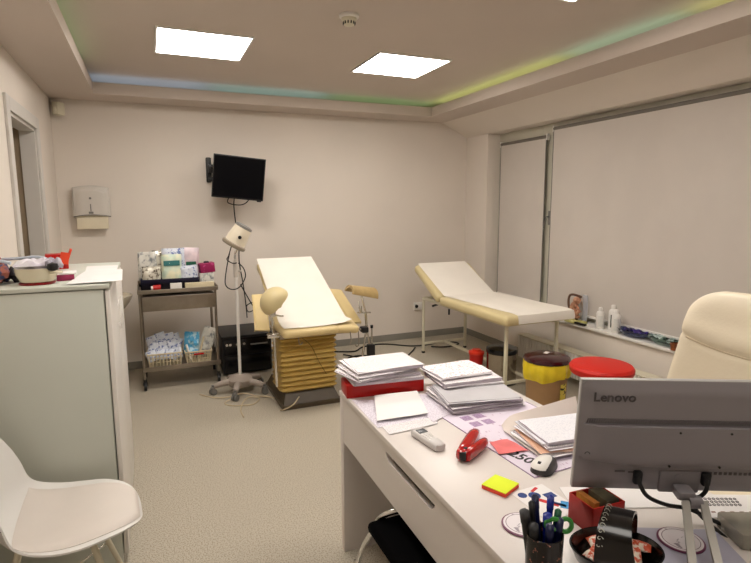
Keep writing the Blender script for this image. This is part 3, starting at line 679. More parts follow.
b=B();b.slab(lambda u,v:(3.56+.01*math.sin(v*3),3.575+.06*u,.52+.235*v),4,8,.002);obj('clear_sheet',b,mat('clear acrylic',(214,220,232),rough=.08,alpha=.35,var=.01),t)
b=B();b.box(3.462,3.49,3.50,3.66,ZS,ZS+.016,.002);one('black_box',b,blackp,'small dark flat box on the sill beside the womb model','box')
b=B();b.box(3.455,3.50,3.62,3.74,ZS,ZS+.022,.003);one('pale_box',b,mat('lemon carton',(214,208,140),rough=.5,var=.1),'pale yellow flat box on the sill in front of the womb model','box')
def bottle(y,x,r,h,label,dark=False):
    t=thing('bottle',(x,y,ZS),label,'bottle','white bottles on the window sill')
    b=B();b.lathe([(r*.95,0),(r,.006),(r,h*.72),(r*.8,h*.8),(r*.42,h*.84),(r*.42,h*.86)],(x,y,ZS),n=24);obj('body',b,whitepl,t)
    b=B();b.lathe([(r*.5,h*.86),(r*.5,h*.97),(r*.4,h),(0,h)],(x,y,ZS),n=18);obj('cap',b,whitepl,t)
    b=B();b.grid(lambda u,v:(x+(r+.001)*math.cos(PI+.2+u*1.9),y+(r+.001)*math.sin(PI+.2+u*1.9),ZS+h*(.12+.5*v)),10,2);obj('bottle_label',b,mat('black green label',(24,34,30),rough=.5,var=.2) if dark else mat('plain label',(222,222,218),rough=.5,var=.08,scale=40),t)
bottle(3.38,3.52,.034,.185,'plain white bottle on the sill, nearest the womb model')
bottle(3.30,3.58,.036,.215,'white bottle with a dark label, middle of the three on the sill',True)
bottle(3.21,3.52,.036,.195,'white bottle with a tapered cap on the sill next to the purple dish')
t=thing('purple_dish',(3.52,3.09,ZS),'glassy dish with purple contents on the window sill','dish')
b=B();b.lathe([(.08,0),(.11,.02),(.15,.055),(.146,.055),(.105,.026),(.0,.01)],(3.545,3.05,ZS),n=36,sx=.62,cap=False);obj('dish',b,mat('blue glass',(74,84,128),rough=.08,alpha=.7,var=.15),t)
b=B()
for k in range(16): b.pillow((3.545+random.uniform(-.05,.05),3.05+random.uniform(-.10,.10),ZS+.045+random.uniform(0,.008)),.045,.04,.014,(random.uniform(-.4,.4),random.uniform(-.4,.4),random.uniform(0,3)),n=4,seed=k)
o=obj('purple_filling',b,mat('purple foil',(58,28,140),rough=.3,rgb2=(24,10,70),scale=30),t);o['kind']='stuff'
t=thing('green_dish',(3.52,2.82,ZS),'glassy dish with green contents on the sill beside the white chair','dish')
b=B();b.lathe([(.07,0),(.10,.02),(.135,.055),(.131,.055),(.095,.026),(.0,.01)],(3.545,2.77,ZS),n=36,sx=.62,cap=False);obj('dish',b,mat('green glass',(120,150,140),rough=.08,alpha=.6,var=.15),t)
b=B()
for k in range(16): b.pillow((3.545+random.uniform(-.05,.05),2.77+random.uniform(-.09,.09),ZS+.045+random.uniform(0,.008)),.05,.035,.014,(random.uniform(-.5,.5),random.uniform(-.5,.5),random.uniform(0,3)),n=4,seed=k+50)
o=obj('green_filling',b,mat('green foil',(40,84,66),rough=.3,rgb2=(190,206,204),scale=30),t);o['kind']='stuff'
b=B();b.lathe([(.036,0),(.042,.05),(.038,.052),(.034,.006),(0,.006)],(3.49,2.63,ZS),n=24)
one('amber_cup',b,mat('amber wicker',(150,84,40),rough=.4,rgb2=(90,46,20),scale=70),'small amber cup on the sill partly behind the white office chair','cup')
# ================================================================ WHITE OFFICE CHAIR
OC=(1.75,1.205)
MO=Matrix.Translation((OC[0],OC[1],0))@rotz(math.radians(184))
# local: faces +x ; back at x=-.2
t=thing('office_chair',(OC[0],OC[1],0),'tall ivory leather office chair behind the computer screen','chair',rz=math.radians(184))
def spow(v,p): return math.copysign(abs(v)**p,v)
def bsec(v):
    """spine x, half width, half thickness, height of the padded back at v 0..1"""
    x=-.235-.13*v
    w=.235+.055*min(1,v/.35)**.8-.04*max(0,(v-.5)/.5)
    return x,w,.045,.46+.75*v
def brow(v,w,th,dz=0):
    x,_,_,z=bsec(v);r=[]
    for k in range(48):
        q=2*PI*k/48;y=w*spow(math.cos(q),.45)
        xx=x+.055*(y/.29)**2+th*spow(math.sin(q),.6)
        sm=v-(.775-.085*(1-(y/.29)**2))
        if math.sin(q)>0: xx+=-.010*math.exp(-(sm/.012)**2)+.010*math.exp(-((sm-.06)/.06)**2)
        r.append((xx,y,z+dz))
    return r
rings=[brow(.0,.12,.012)]+[brow(v/60*.86,bsec(v/60*.86)[1]*(.80+.20*min(1,v/4)),.045*min(1,.5+v/8)) for v in range(0,61)]
w0=bsec(.86)[1]
for k in range(1,13):
    tq=k/12*PI/2;rings.append(brow(.86+.14*math.sin(tq),w0-.125*(1-math.cos(tq)),.045*max(.12,math.cos(tq)**.5)))
b=B(MO);b.ring(rings);obj('backrest',b,beigeleath,t,ang=60)
pip=[]
for i in range(21):
    y=(-1+2*(.05+.9*i/20))*.262;v=.775-.085*(1-(y/.29)**2);x=bsec(v)[0];pip.append((x+.055*(y/.29)**2+.043,y,bsec(v)[3]))
b=B(MO);b.tube(pip,.003,n=6,k=2);obj('seam_piping',b,mat('ivory piping',(204,188,160),rough=.5,var=.02),t)
b=B(MO);b.box(-.22,.28,-.26,.26,.42,.53,.045,seg=5);obj('seat',b,beigeleath,t)
b=B(MO)
for s in(-1,1): b.tube([(-.18,s*.27,.46),(-.17,s*.32,.60),(-.08,s*.33,.68),(.12,s*.33,.68),(.18,s*.32,.62),(.12,s*.29,.46)],.018)
obj('armrest',b,chrome,t)
b=B(MO);b.cyl((0,0,.10),(0,0,.43),.03)
for k in range(5):
    a=2*PI*k/5;b.tube([(0,0,.12),(.16*math.cos(a),.16*math.sin(a),.105),(.30*math.cos(a),.30*math.sin(a),.07)],.02)
cbs=obj('base_column',b,chrome,t)
for k in range(5):
    a=2*PI*k/5;x=.30*math.cos(a);y=.30*math.sin(a);b=B(MO);b.cyl((x-.02,y,.03),(x+.02,y,.03),.03);b.cyl((x,y,.03),(x,y,.075),.009);obj('caster',b,blackp,cbs)
# ================================================================ CABINET
cabm=mat('grey white melamine',(202,206,196),rough=.5,var=.02,scale=3)
KX0,KX1,KY0,KY1,KZ=-.735,-.167,2.40,3.36,1.243
t=thing('storage_cabinet',((KX0+KX1)/2,(KY0+KY1)/2,0),'tall pale grey cabinet at left with papers and a bowl on top','cabinet')
b=B();b.box(KX0,KX1-.022,KY0+.018,KY1-.018,.05,KZ-.03,.001);b.box(KX0,KX1-.024,KY0,KY0+.018,.0,KZ-.022,.001);b.box(KX0,KX1-.022,KY1-.018,KY1,.0,KZ-.022,.001);b.box(KX0,KX1-.06,KY0+.018,KY1-.018,0,.05);obj('carcass',b,cabm,t)
b=B();b.box(KX0,KX1,KY0-.004,KY1+.004,KZ-.018,KZ,.002);obj('top_panel',b,cabm,t)
for y0,y1 in((KY0+.002,(KY0+KY1)/2-.002),((KY0+KY1)/2+.002,KY1-.002)):
    b=B();b.box(KX1-.018,KX1,y0,y1,.05,KZ-.028,.002);dd=obj('door',b,white,t)
    yh=y1-.06 if y0<KY0+.1 else y0+.06
    b=B();b.box(KX1,KX1+.012,yh-.005,yh+.005,1.08,1.09);b.box(KX1,KX1+.012,yh-.005,yh+.005,.99,1.0);b.box(KX1+.008,KX1+.016,yh-.006,yh+.006,.97,1.11,.003);obj('door_handle',b,whitepl,dd)
ZT=KZ
# bowl with bundled cloth
bx,by=-.437,2.53
t=thing('enamel_bowl',(bx,by,ZT),'cream enamel bowl with red base rim on the cabinet','bowl')
b=B();b.lathe([(.042,.006),(.060,.012),(.074,.04),(.077,.068),(.073,.068),(.069,.04),(.055,.018),(0,.016)],(bx,by,ZT),n=40,cap=False);b.tube([(bx+.055,by-.050,ZT+.05),(bx+.078,by-.07,ZT+.052),(bx+.095,by-.05,ZT+.05),(bx+.078,by-.01,ZT+.048)],.006);obj('bowl_body',b,mat('cream enamel',(222,214,190),rough=.22,var=.03),t)
b=B();b.lathe([(0,0),(.062,0),(.066,.006),(.06,.010),(0,.010)],(bx,by,ZT),n=40);obj('foot_ring',b,mat('dark red enamel',(140,20,28),rough=.3,var=.05),t)
clothm=mat('lavender plastic bag',(206,200,214),rough=.4,rgb2=(228,226,232),scale=16)
def cloth(c,sx,sy,h,rz,m,label,seed,name='folded_cloth',cat='cloth',g=None,cr=.5,rx=0):
    b=B();b.pillow(c,sx,sy,h,(rx,0,rz),crumple=cr,n=14,seed=seed);return one(name,b,m,label,cat,g)
cloth((bx-.01,by-.0,ZT+.078),.14,.11,.036,.2,clothm,'crumpled lavender plastic bag bulging out of the enamel bowl',3,'plastic_bag','bag')
cloth((bx+.06,by-.02,ZT+.078),.065,.06,.032,.6,mat('grey white cloth',(200,196,204),rough=.8,rgb2=(150,146,160),scale=20),'grey white cloth bundle at the right rim of the enamel bowl',5)
b=B();b.lathe([(0,-.02),(.018,-.012),(.022,0),(.018,.012),(0,.018)],(bx+.066,by-.055,ZT+.073),n=16);one('black_ball',b,blackp,'small black ball-shaped cap at the right rim of the bowl','cap')
cloth((-.60,2.60,ZT+.05),.11,.14,.075,.2,mat('striped wool',(176,110,96),rough=.9,rgb2=(70,80,120),scale=30,ramp=(.45,.55)),'red and blue patterned cloth at the left edge of the picture on the cabinet',8)
cloth((-.535,2.64,ZT+.032),.07,.09,.045,-.4,mat('dark bag',(46,42,50),rough=.6,var=.3,scale=20),'dark folded pouch between patterned cloth and bowl',9,'pouch','pouch')
b=B();b.tube([(-.62,2.66,ZT+.095),(-.56,2.63,ZT+.098),(-.51,2.62,ZT+.10),(-.45,2.60,ZT+.105),(-.41,2.57,ZT+.10),(-.385,2.55,ZT+.085)],.006);b.tube([(-.64,2.58,ZT+.098),(-.58,2.57,ZT+.098),(-.53,2.56,ZT+.086)],.007);one('tubing',b,mat('pale tubing',(196,206,220),rough=.3,var=.05),'pale blue tubing lying over the cloth and bowl','tube')
b=B(frame((-.45,3.14,ZT),rz=.15));b.box(-.05,.05,-.05,.05,0,.075,.003)
t=thing('red_carton',(-.45,3.14,ZT),'bright red open carton behind the papers on the cabinet','box')
obj('carton_body',b,redp,t)
b=B(frame((-.395,3.14,ZT+.055),rz=.15));b.box(-.004,.004,-.05,.05,-.03,.045,.001,rot=(0,.35,0));b.box(-.04,.0,-.052,-.049,-.03,.03,rot=(0,.2,0));obj('carton_flap',b,mat('orange red card',(226,70,36),rough=.5,var=.08),t)
b=B(frame((-.345,2.62,ZT),rz=.1));b.box(-.035,.03,-.04,.04,0,.025,.003);one('magenta_box',b,mat('magenta card',(150,40,80),rough=.5,rgb2=(110,20,50),scale=12),'low magenta box between bowl and papers on the cabinet','box')
b=B(frame((-.34,2.63,ZT+.026),rz=.1));b.box(-.038,.033,-.045,.045,0,.008,.002);one('white_book',b,sheetm,'thin white booklet lying on the magenta box','booklet')
def sheet(corn,z,m,label,th=.0008,curl=None,group=None,name='paper_sheet',cat='paper',n=12,seed=0,amp=.0015):
    """sheet of paper through four plan corners (bl,br,tr,tl)"""
    P=[Vector((c[0],c[1],c[2] if len(c)>2 else z)) for c in corn]
    def f(u,v):
        q=(P[0]*(1-u)+P[1]*u)*(1-v)+(P[3]*(1-u)+P[2]*u)*v
        q.z+=(noise.noise(Vector((u*2.2+seed,v*2.2,seed*.7)))+.5)*amp
        if curl: q.z+=curl(u,v)
        return q
    b=B();b.slab(f,n,n,th);return one(name,b,m,label,cat,group)
sheet([(-.325,2.425),(-.118,2.41),(-.135,2.86),(-.30,2.90)],ZT+.004,sheetm,'top white sheet overhanging the cabinet corner',curl=lambda u,v:.012*(1-v)*0+.006*u)
sheet([(-.30,2.88),(-.16,2.86),(-.17,3.16),(-.32,3.18)],ZT+.001,sheetm,'cream white sheet further back on the cabinet top',seed=2)
sheet([(-.30,2.48),(-.15,2.47),(-.165,2.95),(-.29,2.97)],ZT+.0015,sheetm,'lowest white sheet at the front of the cabinet top',seed=4,amp=.001)
# ================================================================ SHELL CHAIR
SA=math.radians(4)
MS=Matrix.Translation((-.365,2.075,0))@rotz(SA)
shellm=mat('white shell plastic',(224,222,218),rough=.32,var=.01,scale=2)
t=thing('shell_chair',(-.36,2.085,0),'white moulded shell chair with seat pad in front of the cabinet','chair',rz=SA)
# profile along v: (x,z), halfwidth, side raise
prof=[(.275,.405,.03),(.271,.417,.072),(.260,.428,.115),(.238,.437,.156),(.20,.443,.195),(.145,.444,.226),(.075,.438,.246),(.0,.432,.252),(-.07,.434,.248),(-.13,.452,.240),(-.175,.492,.232),(-.205,.555,.23),(-.228,.63,.232),(-.243,.70,.228),(-.256,.76,.21),(-.266,.805,.17),(-.272,.825,.10)]
RS=[0,0,.002,.005,.008,.012,.018,.032,.056,.080,.095,.09,.07,.05,.03,.012,0]
prof=[(p[0],p[1],p[2],r) for p,r in zip(prof,RS)]
def shell(off=0,us=1.):
    def f(u,v):
        a=(2*u-1)*us;k=v*(len(prof)-1);i=min(int(k),len(prof)-2);w=k-i
        q0=prof[max(i-1,0)];q1=prof[i];q2=prof[i+1];q3=prof[min(i+2,len(prof)-1)]
        cr=[.5*(2*q1[j]+(q2[j]-q0[j])*w+(2*q0[j]-5*q1[j]+4*q2[j]-q3[j])*w*w+(3*q1[j]-q0[j]-3*q2[j]+q3[j])*w**3) for j in range(4)]
        x,z,hw,rs=cr
        kk=abs(a)**2.3
        # seat part raises z, back part pushes forward
        tb=min(1,max(0,(v-.45)/.30))
        return (x+rs*kk*tb*1.1, a*hw, z+rs*kk*(1-tb*.8)+off)
    return f
b=B(MS);b.slab(shell(),24,48,.006);obj('shell',b,shellm,t,ang=70)
def padf(u,v):
    f=shell(0,.86);p=Vector(f(u,.10+.46*v));e=max(0,min(1,min(u,1-u,v,1-v)*9))**.5
    return p+Vector((0,0,.002+.016*e))
b=B(MS);b.slab(padf,24,30,.004);obj('seat_pad',b,mat('pale seat pad',(214,206,198),rough=.55,var=.02),t,ang=70)
for x,y in((.17,.17),(.17,-.17),(-.19,.17),(-.19,-.17)):
    b=B(MS);b.cyl((x*.55,y*.5,.425),(x*1.25,y*1.2,.0),.012,.009);obj('leg',b,offw,t)
b=B(MS);b.cyl((.10,.09,.41),(-.11,-.09,.41),.008);b.cyl((.10,-.09,.41),(-.11,.09,.41),.008);b.cyl((.155,.16,.22),(-.175,-.16,.22),.004);b.cyl((.155,-.16,.22),(-.175,.16,.22),.004);b.box(-.09,.09,-.08,.08,.418,.436,.004);obj('under_frame',b,chrome,t)
# ================================================================ BLACK STOOL UNDER DESK
t=thing('visitor_chair',(.87,1.38,0),'black padded chair seat on chrome tube pushed under the desk','chair')
b=B();b.box(.635,1.08,1.18,1.60,.425,.465,.018,seg=3);obj('seat',b,mat('black fabric',(4,4,5),rough=.9,var=.1,spec=.05),t)
b=B()
b.tube([(.74,2.0,.014),(.735,1.95,.05),(.70,1.80,.22),(.675,1.64,.39),(.685,1.59,.47),(.72,1.56,.50),(.78,1.54,.51),(.86,1.52,.50),(.93,1.56,.44),(.95,1.72,.2),(.96,1.88,.03),(.96,1.93,.014)],.011,n=10)
b.tube([(.74,2.0,.014),(.70,1.60,.012),(.68,1.2,.012)],.011,n=10);b.tube([(.96,1.9,.014),(.96,1.6,.012),(.96,1.2,.012)],.011,n=10)
b.cyl((.68,1.2,.012),(.70,1.24,.43),.011);b.cyl((.96,1.2,.012),(.95,1.24,.43),.011)
obj('tube_frame',b,chrome,t)
# ================================================================ DESK
DX0,DX1,DYN,DYF,DZ1=.725,1.435,.46,2.140,.75
deskm=mat('desk white foil',(218,211,206),rough=.32,var=.015,scale=3)
MD=Matrix.Translation((.727,2.137,0))@rotz(math.radians(-1.3))@Matrix.Translation((-.727,-2.137,0))
t=thing('desk',((DX0+DX1)/2,(DYN+DYF)/2,0),'large white desk with slotted front drawer, covered in papers','desk')
b=B(MD);b.box(DX0,DX1,DYN,DYF,DZ1-.022,DZ1,.002);obj('desk_top',b,deskm,t)
b=B(MD);b.box(DX0+.003,DX1-.003,DYF-.042,DYF-.002,0,DZ1-.022,.002);obj('side_panel',b,deskm,t)
b=B(MD);b.box(DX0+.003,DX1-.003,DYN+.002,DYN+.042,0,DZ1-.022,.002);obj('side_panel',b,deskm,t)
b=B(MD);b.box(DX1-.03,DX1-.012,DYN+.042,DYF-.042,.25,DZ1-.022);obj('back_panel',b,deskm,t)
b=B(MD)
x0,x1=DX0+.005,DX0+.023;zb,zt=.525,.727;ya,yb=DYN+.044,DYF-.044;ha,hbb,hz=1.27,1.60,.693
b.box(x0,x1,ya,yb,zb,hz-.025);b.box(x0,x1,ya,ha-.03,hz-.025,zt);b.box(x0,x1,hbb+.03,yb,hz-.025,zt);b.box(x0,x1,ha-.03,hbb+.03,hz+.003,zt)
b.prism([(ha-.03,hz-.025),(ha+.01,hz-.025),(ha-.005,hz-.016),(ha-.02,hz+.003),(ha-.03,hz+.003)],x0,x1,'x');b.prism([(hbb+.03,hz-.025),(hbb+.03,hz+.003),(hbb+.02,hz+.003),(hbb+.005,hz-.016),(hbb-.01,hz-.025)],x0,x1,'x')
o=obj('drawer',b,deskm,t,smooth=False)
b=B(MD);b.box(x1+.004,x1+.40,ya+.03,yb-.03,zb+.02,zb+.03);b.box(x1+.03,x1+.034,ya+.03,yb-.03,zb+.03,zt-.01);obj('drawer_box',b,mat('drawer inside',(34,28,24),rough=.7,var=.1),t)
ZD=DZ1+.0005
# ---------------- paper stacks
stackg='sheaves of paper stacked on the desk'
sidem=mat('paper edges',(206,198,206),rough=.85,rgb2=(168,158,172),scale=1,var=.1)
def edge_mat():
    m=sidem;nt=m.node_tree;N=nt.nodes;L=nt.links;tc=N.new('ShaderNodeTexCoord');mp=N.new('ShaderNodeMapping');mp.inputs['Scale'].default_value=(3,3,900)
    nz=[n for n in N if n.type=='TEX_NOISE'][0];nz.inputs['Scale'].default_value=1;L.new(tc.outputs['Object'],mp.inputs[0]);L.new(mp.outputs[0],nz.inputs['Vector'])
edge_mat()
def sheaf(c,w,l,z,h,rz,label,top=None,group=None,seed=0,name='paper_sheaf',curl=0,cat='papers'):
    M=frame((c[0],c[1],z),rz=rz);b=B(M);n=12
    rnd=random.Random(seed)
    def zt(u,v): return h+(noise.noise(Vector((u*2+seed,v*2,seed)))+.3)*min(.004,h*.4)+curl*max(0,abs(2*u-1)-.55)**2*4
    def tf(u,v): return Vector(((u-.5)*w,(v-.5)*l,zt(u,v)))
    b.slab(tf,n,n,lambda u,v:zt(u,v) if not curl else h*.9)
    # a few sheets poking out
    k=max(1,int(h/.003))
    for i in range(k):
        zz=h*(i+.5)/k;dx=rnd.uniform(-.012,.012);dy=rnd.uniform(-.012,.012);a=rnd.uniform(-.07,.07)
        b2=Matrix.Translation((dx,dy,zz))@rotz(a)
        sv=b.M;b.M=M@b2;b.box(-w/2,w/2,-l/2,l/2,-.0006,.0006);b.M=sv
    o=one(name,b,[top or formm,sidem],label,cat,group,smooth=False)
    for p in o.data.polygons:
        if abs(p.normal.z)<.6: p.material_index=1
    return o
# red box file with stack
RT=(.898,2.058);ra=-.13
MR=frame((RT[0],RT[1],ZD),rz=ra)
b=B(MR);w,l,h=.345,.115,.058
b.box(-w/2,w/2,-l/2,l/2,0,h,.003)
one('box_file',b,redp,'red box file lying at the far left desk corner under a pile of papers','box file')
tx,ty=.897,2.085
zz=ZD+.0595
for i,(h,dx,dy,a,ww,ll,lb,cu) in enumerate([(.013,.012,0,-.10,.31,.215,'bottom bundle resting straight on the red box file',0),(.010,.0,.005,-.02,.30,.21,'second bundle from the bottom of the red box file pile',0),(.006,-.035,-.012,.26,.27,.19,'bundle sticking out left like a wing from the red box file pile',0),(.008,-.01,.0,.10,.29,.205,'second bundle from the top of the red box file pile',0),(.011,.012,.005,-.02,.30,.215,'topmost wavy white bundle on the red box file pile',0)]):
    sheaf((tx+dx,ty+dy),ww,ll,zz,h,a,lb,seed=i+1,group=stackg);zz+=h+.003
# stack behind: red/white top
zz=ZD;
for i,(h,c,a,ww,ll,lb) in enumerate([(.030,(1.20,1.80),-.1,.31,.25,'lowest bundle of the right-hand paper pile, spread wide'),(.012,(1.195,1.785),-.2,.30,.22,'grey-faced folder second in the right-hand paper pile'),(.020,(1.225,1.93),-.06,.27,.20,'bundle of papers near the top of the right-hand pile'),(.012,(1.215,1.965),.02,.25,.19,'white document with a reddish heading on top of the right-hand pile')]):
    tp={1:mat('grey folder',(196,194,198),rough=.5,var=.08,scale=6),3:print_mat('red headed form',(238,234,236),(196,90,100),rows=22,density=.42,amt=.5)}.get(i)
    sheaf(c,ww,ll,zz,h,a,lb,top=tp,seed=i+20,group=stackg);zz+=h+.0035
# loose sheets by the tray
sheet([(.722,1.70),(.95,1.66),(.985,1.90),(.735,2.0)],ZD+.0005,lilac,'lilac printed form lying at the left desk edge under the loose white sheet',seed=3,n=10)
sheet([(.93,1.66),(1.07,1.72),(1.09,1.93),(.95,1.95)],ZD+.0028,lilac,'lilac printed form between the red box file and the right-hand pile',seed=6,n=10)
sheet([(.735,1.735,ZD+.005),(.943,1.722,ZD+.007),(1.015,1.955,ZD+.016),(.825,1.975,ZD+.016)],0,sheetm,'blank white sheet lying in front of the red box file',seed=8,curl=lambda u,v:-.014*math.sin(v*PI)*0+.006*(1-v))
sheet([(.735,1.625),(.94,1.64),(.95,1.70),(.74,1.70)],ZD+.0022,formm,'narrow printed slip nearest the telephone, sticking out under the white sheet',seed=9,n=8)
# desk planner mat
matm=print_mat('planner print',(226,216,230),(150,90,140),rows=26,density=.36,amt=.45)
def rr(w,l,r,n=6):
    P=[]
    for cx,cy,a0 in((w/2-r,l/2-r,0),(-w/2+r,l/2-r,90),(-w/2+r,-l/2+r,180),(w/2-r,-l/2+r,270)):
        for k in range(n+1):
            a=math.radians(a0+90*k/n);P.append((cx+r*math.cos(a),cy+r*math.sin(a)))
    return P
t=thing('desk_planner',(1.19,1.49,ZD),'large lilac printed desk planner sheet under folder, mouse and note','planner')
MM=frame((1.192,1.488,ZD),rz=math.radians(2.5))
b=B(MM)
b.slab(lambda u,v:((u-.5)*.40,(v-.5)*.60,.0016),4,4,.0015);obj('planner_sheet',b,matm,t,smooth=False)
b=B(MM)
for x in(-.1985,.1985): b.box(x-.0012,x+.0012,-.298,.298,.0012,.0022)
for y in(-.298,.298): b.box(-.1985,.1985,y-.0012,y+.0012,.0012,.0022)
obj('border_line',b,mat('violet ink',(110,70,120),rough=.6,var=.05),t)
b=B(MM)
for k in range(3):
    for j in range(2):
        x=-.14+.055*j;y=.20-.06*k
        b.box(x,x+.04,y,y+.04,.0014,.0020)
obj('month_grid',b,mat('lilac ink',(178,150,186),rough=.6,var=.3,scale=140),t)
ti=text_mesh('250',.058,frame((1.052,1.302,ZD+.0026),rz=math.radians(-74)),.0003,True);obj('planner_digits',ti,blackp,t)
sheet([(.995,1.34),(1.10,1.325),(1.09,1.425),(1.02,1.43)],ZD+.004,mat('pink note paper',(232,120,120),rough=.7,var=.1,scale=14),'salmon pink note beside the red stapler',seed=11,n=8,name='sticky_note',cat='note',amp=.004)
# telephone handset
t=thing('telephone_handset',(.83,1.53,ZD),'white cordless telephone handset lying on the desk','telephone')
MH=frame((.832,1.518,ZD),rz=math.radians(6))@Matrix.Diagonal((1.12,.84,1,1))
b=B(MH)
P=[(-.09,.012,.020),(-.085,.018,.024),(-.05,.0215,.027),(0,.021,.024),(.05,.0235,.028),(.082,.023,.026),(.09,.016,.022)]
rings=[]
for (y,hw,h) in P:
    rings.append([(hw*math.copysign(abs(math.cos(a))**.6,math.cos(a)),y,h/2+h/2*math.copysign(abs(math.sin(a))**.6,math.sin(a))) for a in [2*PI*k/20 for k in range(20)]])
b.ring(rings);obj('handset_body',b,mat('handset grey white',(206,202,200),rough=.3,var=.03),t)
b=B(MH);b.box(-.015,.015,.030,.065,.0245,.0290,.002);obj('display',b,mat('lcd',(96,100,104),rough=.15,var=.1),t)
b=B(MH)
for r in range(5):
    for c in range(3): b.box(-.0145+c*.011,-.0075+c*.011,.016-r*.013,.023-r*.013,.022,.0258,.001)
obj('keypad',b,whitepl,t)
# stapler
t=thing('stapler',(.95,1.41,ZD),'glossy red stapler standing half open on the desk','stapler')
glr=mat('glossy red',(178,12,14),rough=.12,var=.05,coat=.6)
def bar(b,pts):
    """rounded bar lying on its side: (x along, half width, half height)"""
    rings=[]
    for (x,hw,hh,y) in pts:
        rings.append([(x,y+hw*math.copysign(abs(math.cos(a))**.7,math.cos(a)),.021+hh*math.copysign(abs(math.sin(a))**.7,math.sin(a))) for a in [2*PI*k/18 for k in range(18)]])
    b.ring(rings)
hx,hy=.880,1.362
b=B(frame((hx,hy,ZD),rz=math.radians(45)));bar(b,[(-.024,.010,.014,.006),(-.014,.020,.0205,.006),(.03,.0215,.0208,.006),(.10,.021,.0205,.004),(.145,.020,.020,.002),(.168,.015,.016,.0),(.178,.006,.008,.0)]);obj('top_arm',b,glr,t)
b=B(frame((hx,hy,ZD),rz=math.radians(27)));bar(b,[(-.018,.008,.012,-.010),(-.010,.014,.018,-.012),(.03,.014,.020,-.012),(.09,.014,.019,-.010),(.115,.012,.016,-.008),(.124,.005,.008,-.008)]);obj('base',b,glr,t)
b=B(frame((hx,hy,ZD),rz=math.radians(36)));b.box(-.026,-.010,-.012,.012,.006,.036,.004);b.cyl((-.004,-.002,.0),(-.004,-.002,.043),.006);obj('hinge',b,blackp,t)
# sticky note block
t=thing('note_block',(.880,1.176,ZD),'neon yellow sticky note block with orange sides on the desk','note pad')
mn=frame((.880,1.176,ZD),rz=math.radians(24))
b=B(mn);b.box(-.038,.038,-.038,.038,0,.011,.0006);obj('lower_pages',b,mat('neon orange paper',(250,84,60),rough=.7,var=.05),t)
b=B(mn);b.box(-.0382,.0382,-.0382,.0382,.0112,.0135,.0004);obj('top_pages',b,mat('neon yellow paper',(228,244,40),rough=.7,var=.03),t)
# mouse
t=thing('computer_mouse',(1.07,1.215,ZD+.002),'white and dark grey computer mouse on the planner corner','mouse')
mm=frame((1.074,1.217,ZD+.002),rz=math.radians(30))@Matrix.Scale(1.1,4)
def dome(sc,z0,ht,rmax=1.,ox=0,oy=0):
    def f(u,v):
        q=2*PI*u;r=max(1e-3,v)*rmax
        cx_=math.copysign(abs(math.cos(q))**.8,math.cos(q));sy_=math.copysign(abs(math.sin(q))**.8,math.sin(q))
        return Vector((ox+.055*sc*r*cx_,oy+(.031-.003*cx_)*sc*r*sy_,z0+ht*(1-r**2.6)**.5 if r<1 else z0))
    return f
b=B(mm);b.grid(dome(1,.001,.026),36,12);b.grid(lambda u,v:dome(1,.001,0)(u,v),36,1);obj('mouse_body',b,mat('mouse dark grey',(62,60,62),rough=.4,var=.05),t,ang=60)
b=B(mm);b.grid(dome(.96,.0035,.026,.93,-.003,.003),36,12);obj('top_shell',b,whitepl,t,ang=60)
b=B(mm);b.cyl((-.030,.0,.0225),(-.030,.008,.0225),.007);obj('wheel',b,blackp,t)
b=B(frame((1.005,1.155,ZD)));b.tube([(1.005-1.005,0,.004),(.03,-.05,.003),(.09,-.12,.003),(.2,-.16,.003)],.002)
b.bm.free()
# document folder with papers and upright flap
fold=mat('grey white card',(214,206,200),rough=.6,var=.04,scale=5)
FC=(1.265,1.355);FA=math.radians(-5)
t=thing('document_folder',(FC[0],FC[1],ZD+.002),'open pale folder with a raised flap holding papers beside the monitor','folder')
MF=frame((FC[0],FC[1],ZD+.0022),rz=FA)
b=B(MF);b.slab(lambda u,v:((u-.5)*.32,(v-.5)*.22,.0035+.02*max(0,.25-u)**2*4+.018*(max(0,.2-v)**2)*6),16,16,.002)
obj('back_cover',b,fold,t)
def flap(u,v):
    y=.105+.055*v;z=.004+(.025+.045*u)*v
    c=min(1,u*7,)
    x=-.16+.32*u+.02*v
    r=1-(1-c)**2
    return (x,y,.004+(z)*r+.0)
b=B(MF);b.slab(flap,20,8,.0015);obj('flap',b,mat('flap card',(226,214,206),rough=.6,var=.04),t)
zz=ZD+.0068
for i,(h,dx,dy,a,w_,l_,lb,tp) in enumerate([(.010,.0,-.02,-.10,.29,.20,'lowest thick bundle inside the open folder',None),(.003,-.008,-.024,-.17,.28,.19,'peach coloured sheets in the open folder',mat('peach paper',(236,190,160),rough=.75,var=.05)),(.008,.01,-.012,-.10,.28,.19,'bluish bundle second from the top in the open folder',None),(.009,.018,-.008,-.14,.275,.19,'topmost bundle of papers in the open folder',print_mat('faint form',(232,232,238),(150,160,186),rows=34,density=.45,amt=.35))]):
    sheaf((FC[0]+dx,FC[1]+dy),w_,l_,zz,h,a,lb,top=tp,seed=40+i,group='bundles in the open folder');zz+=h+.0032
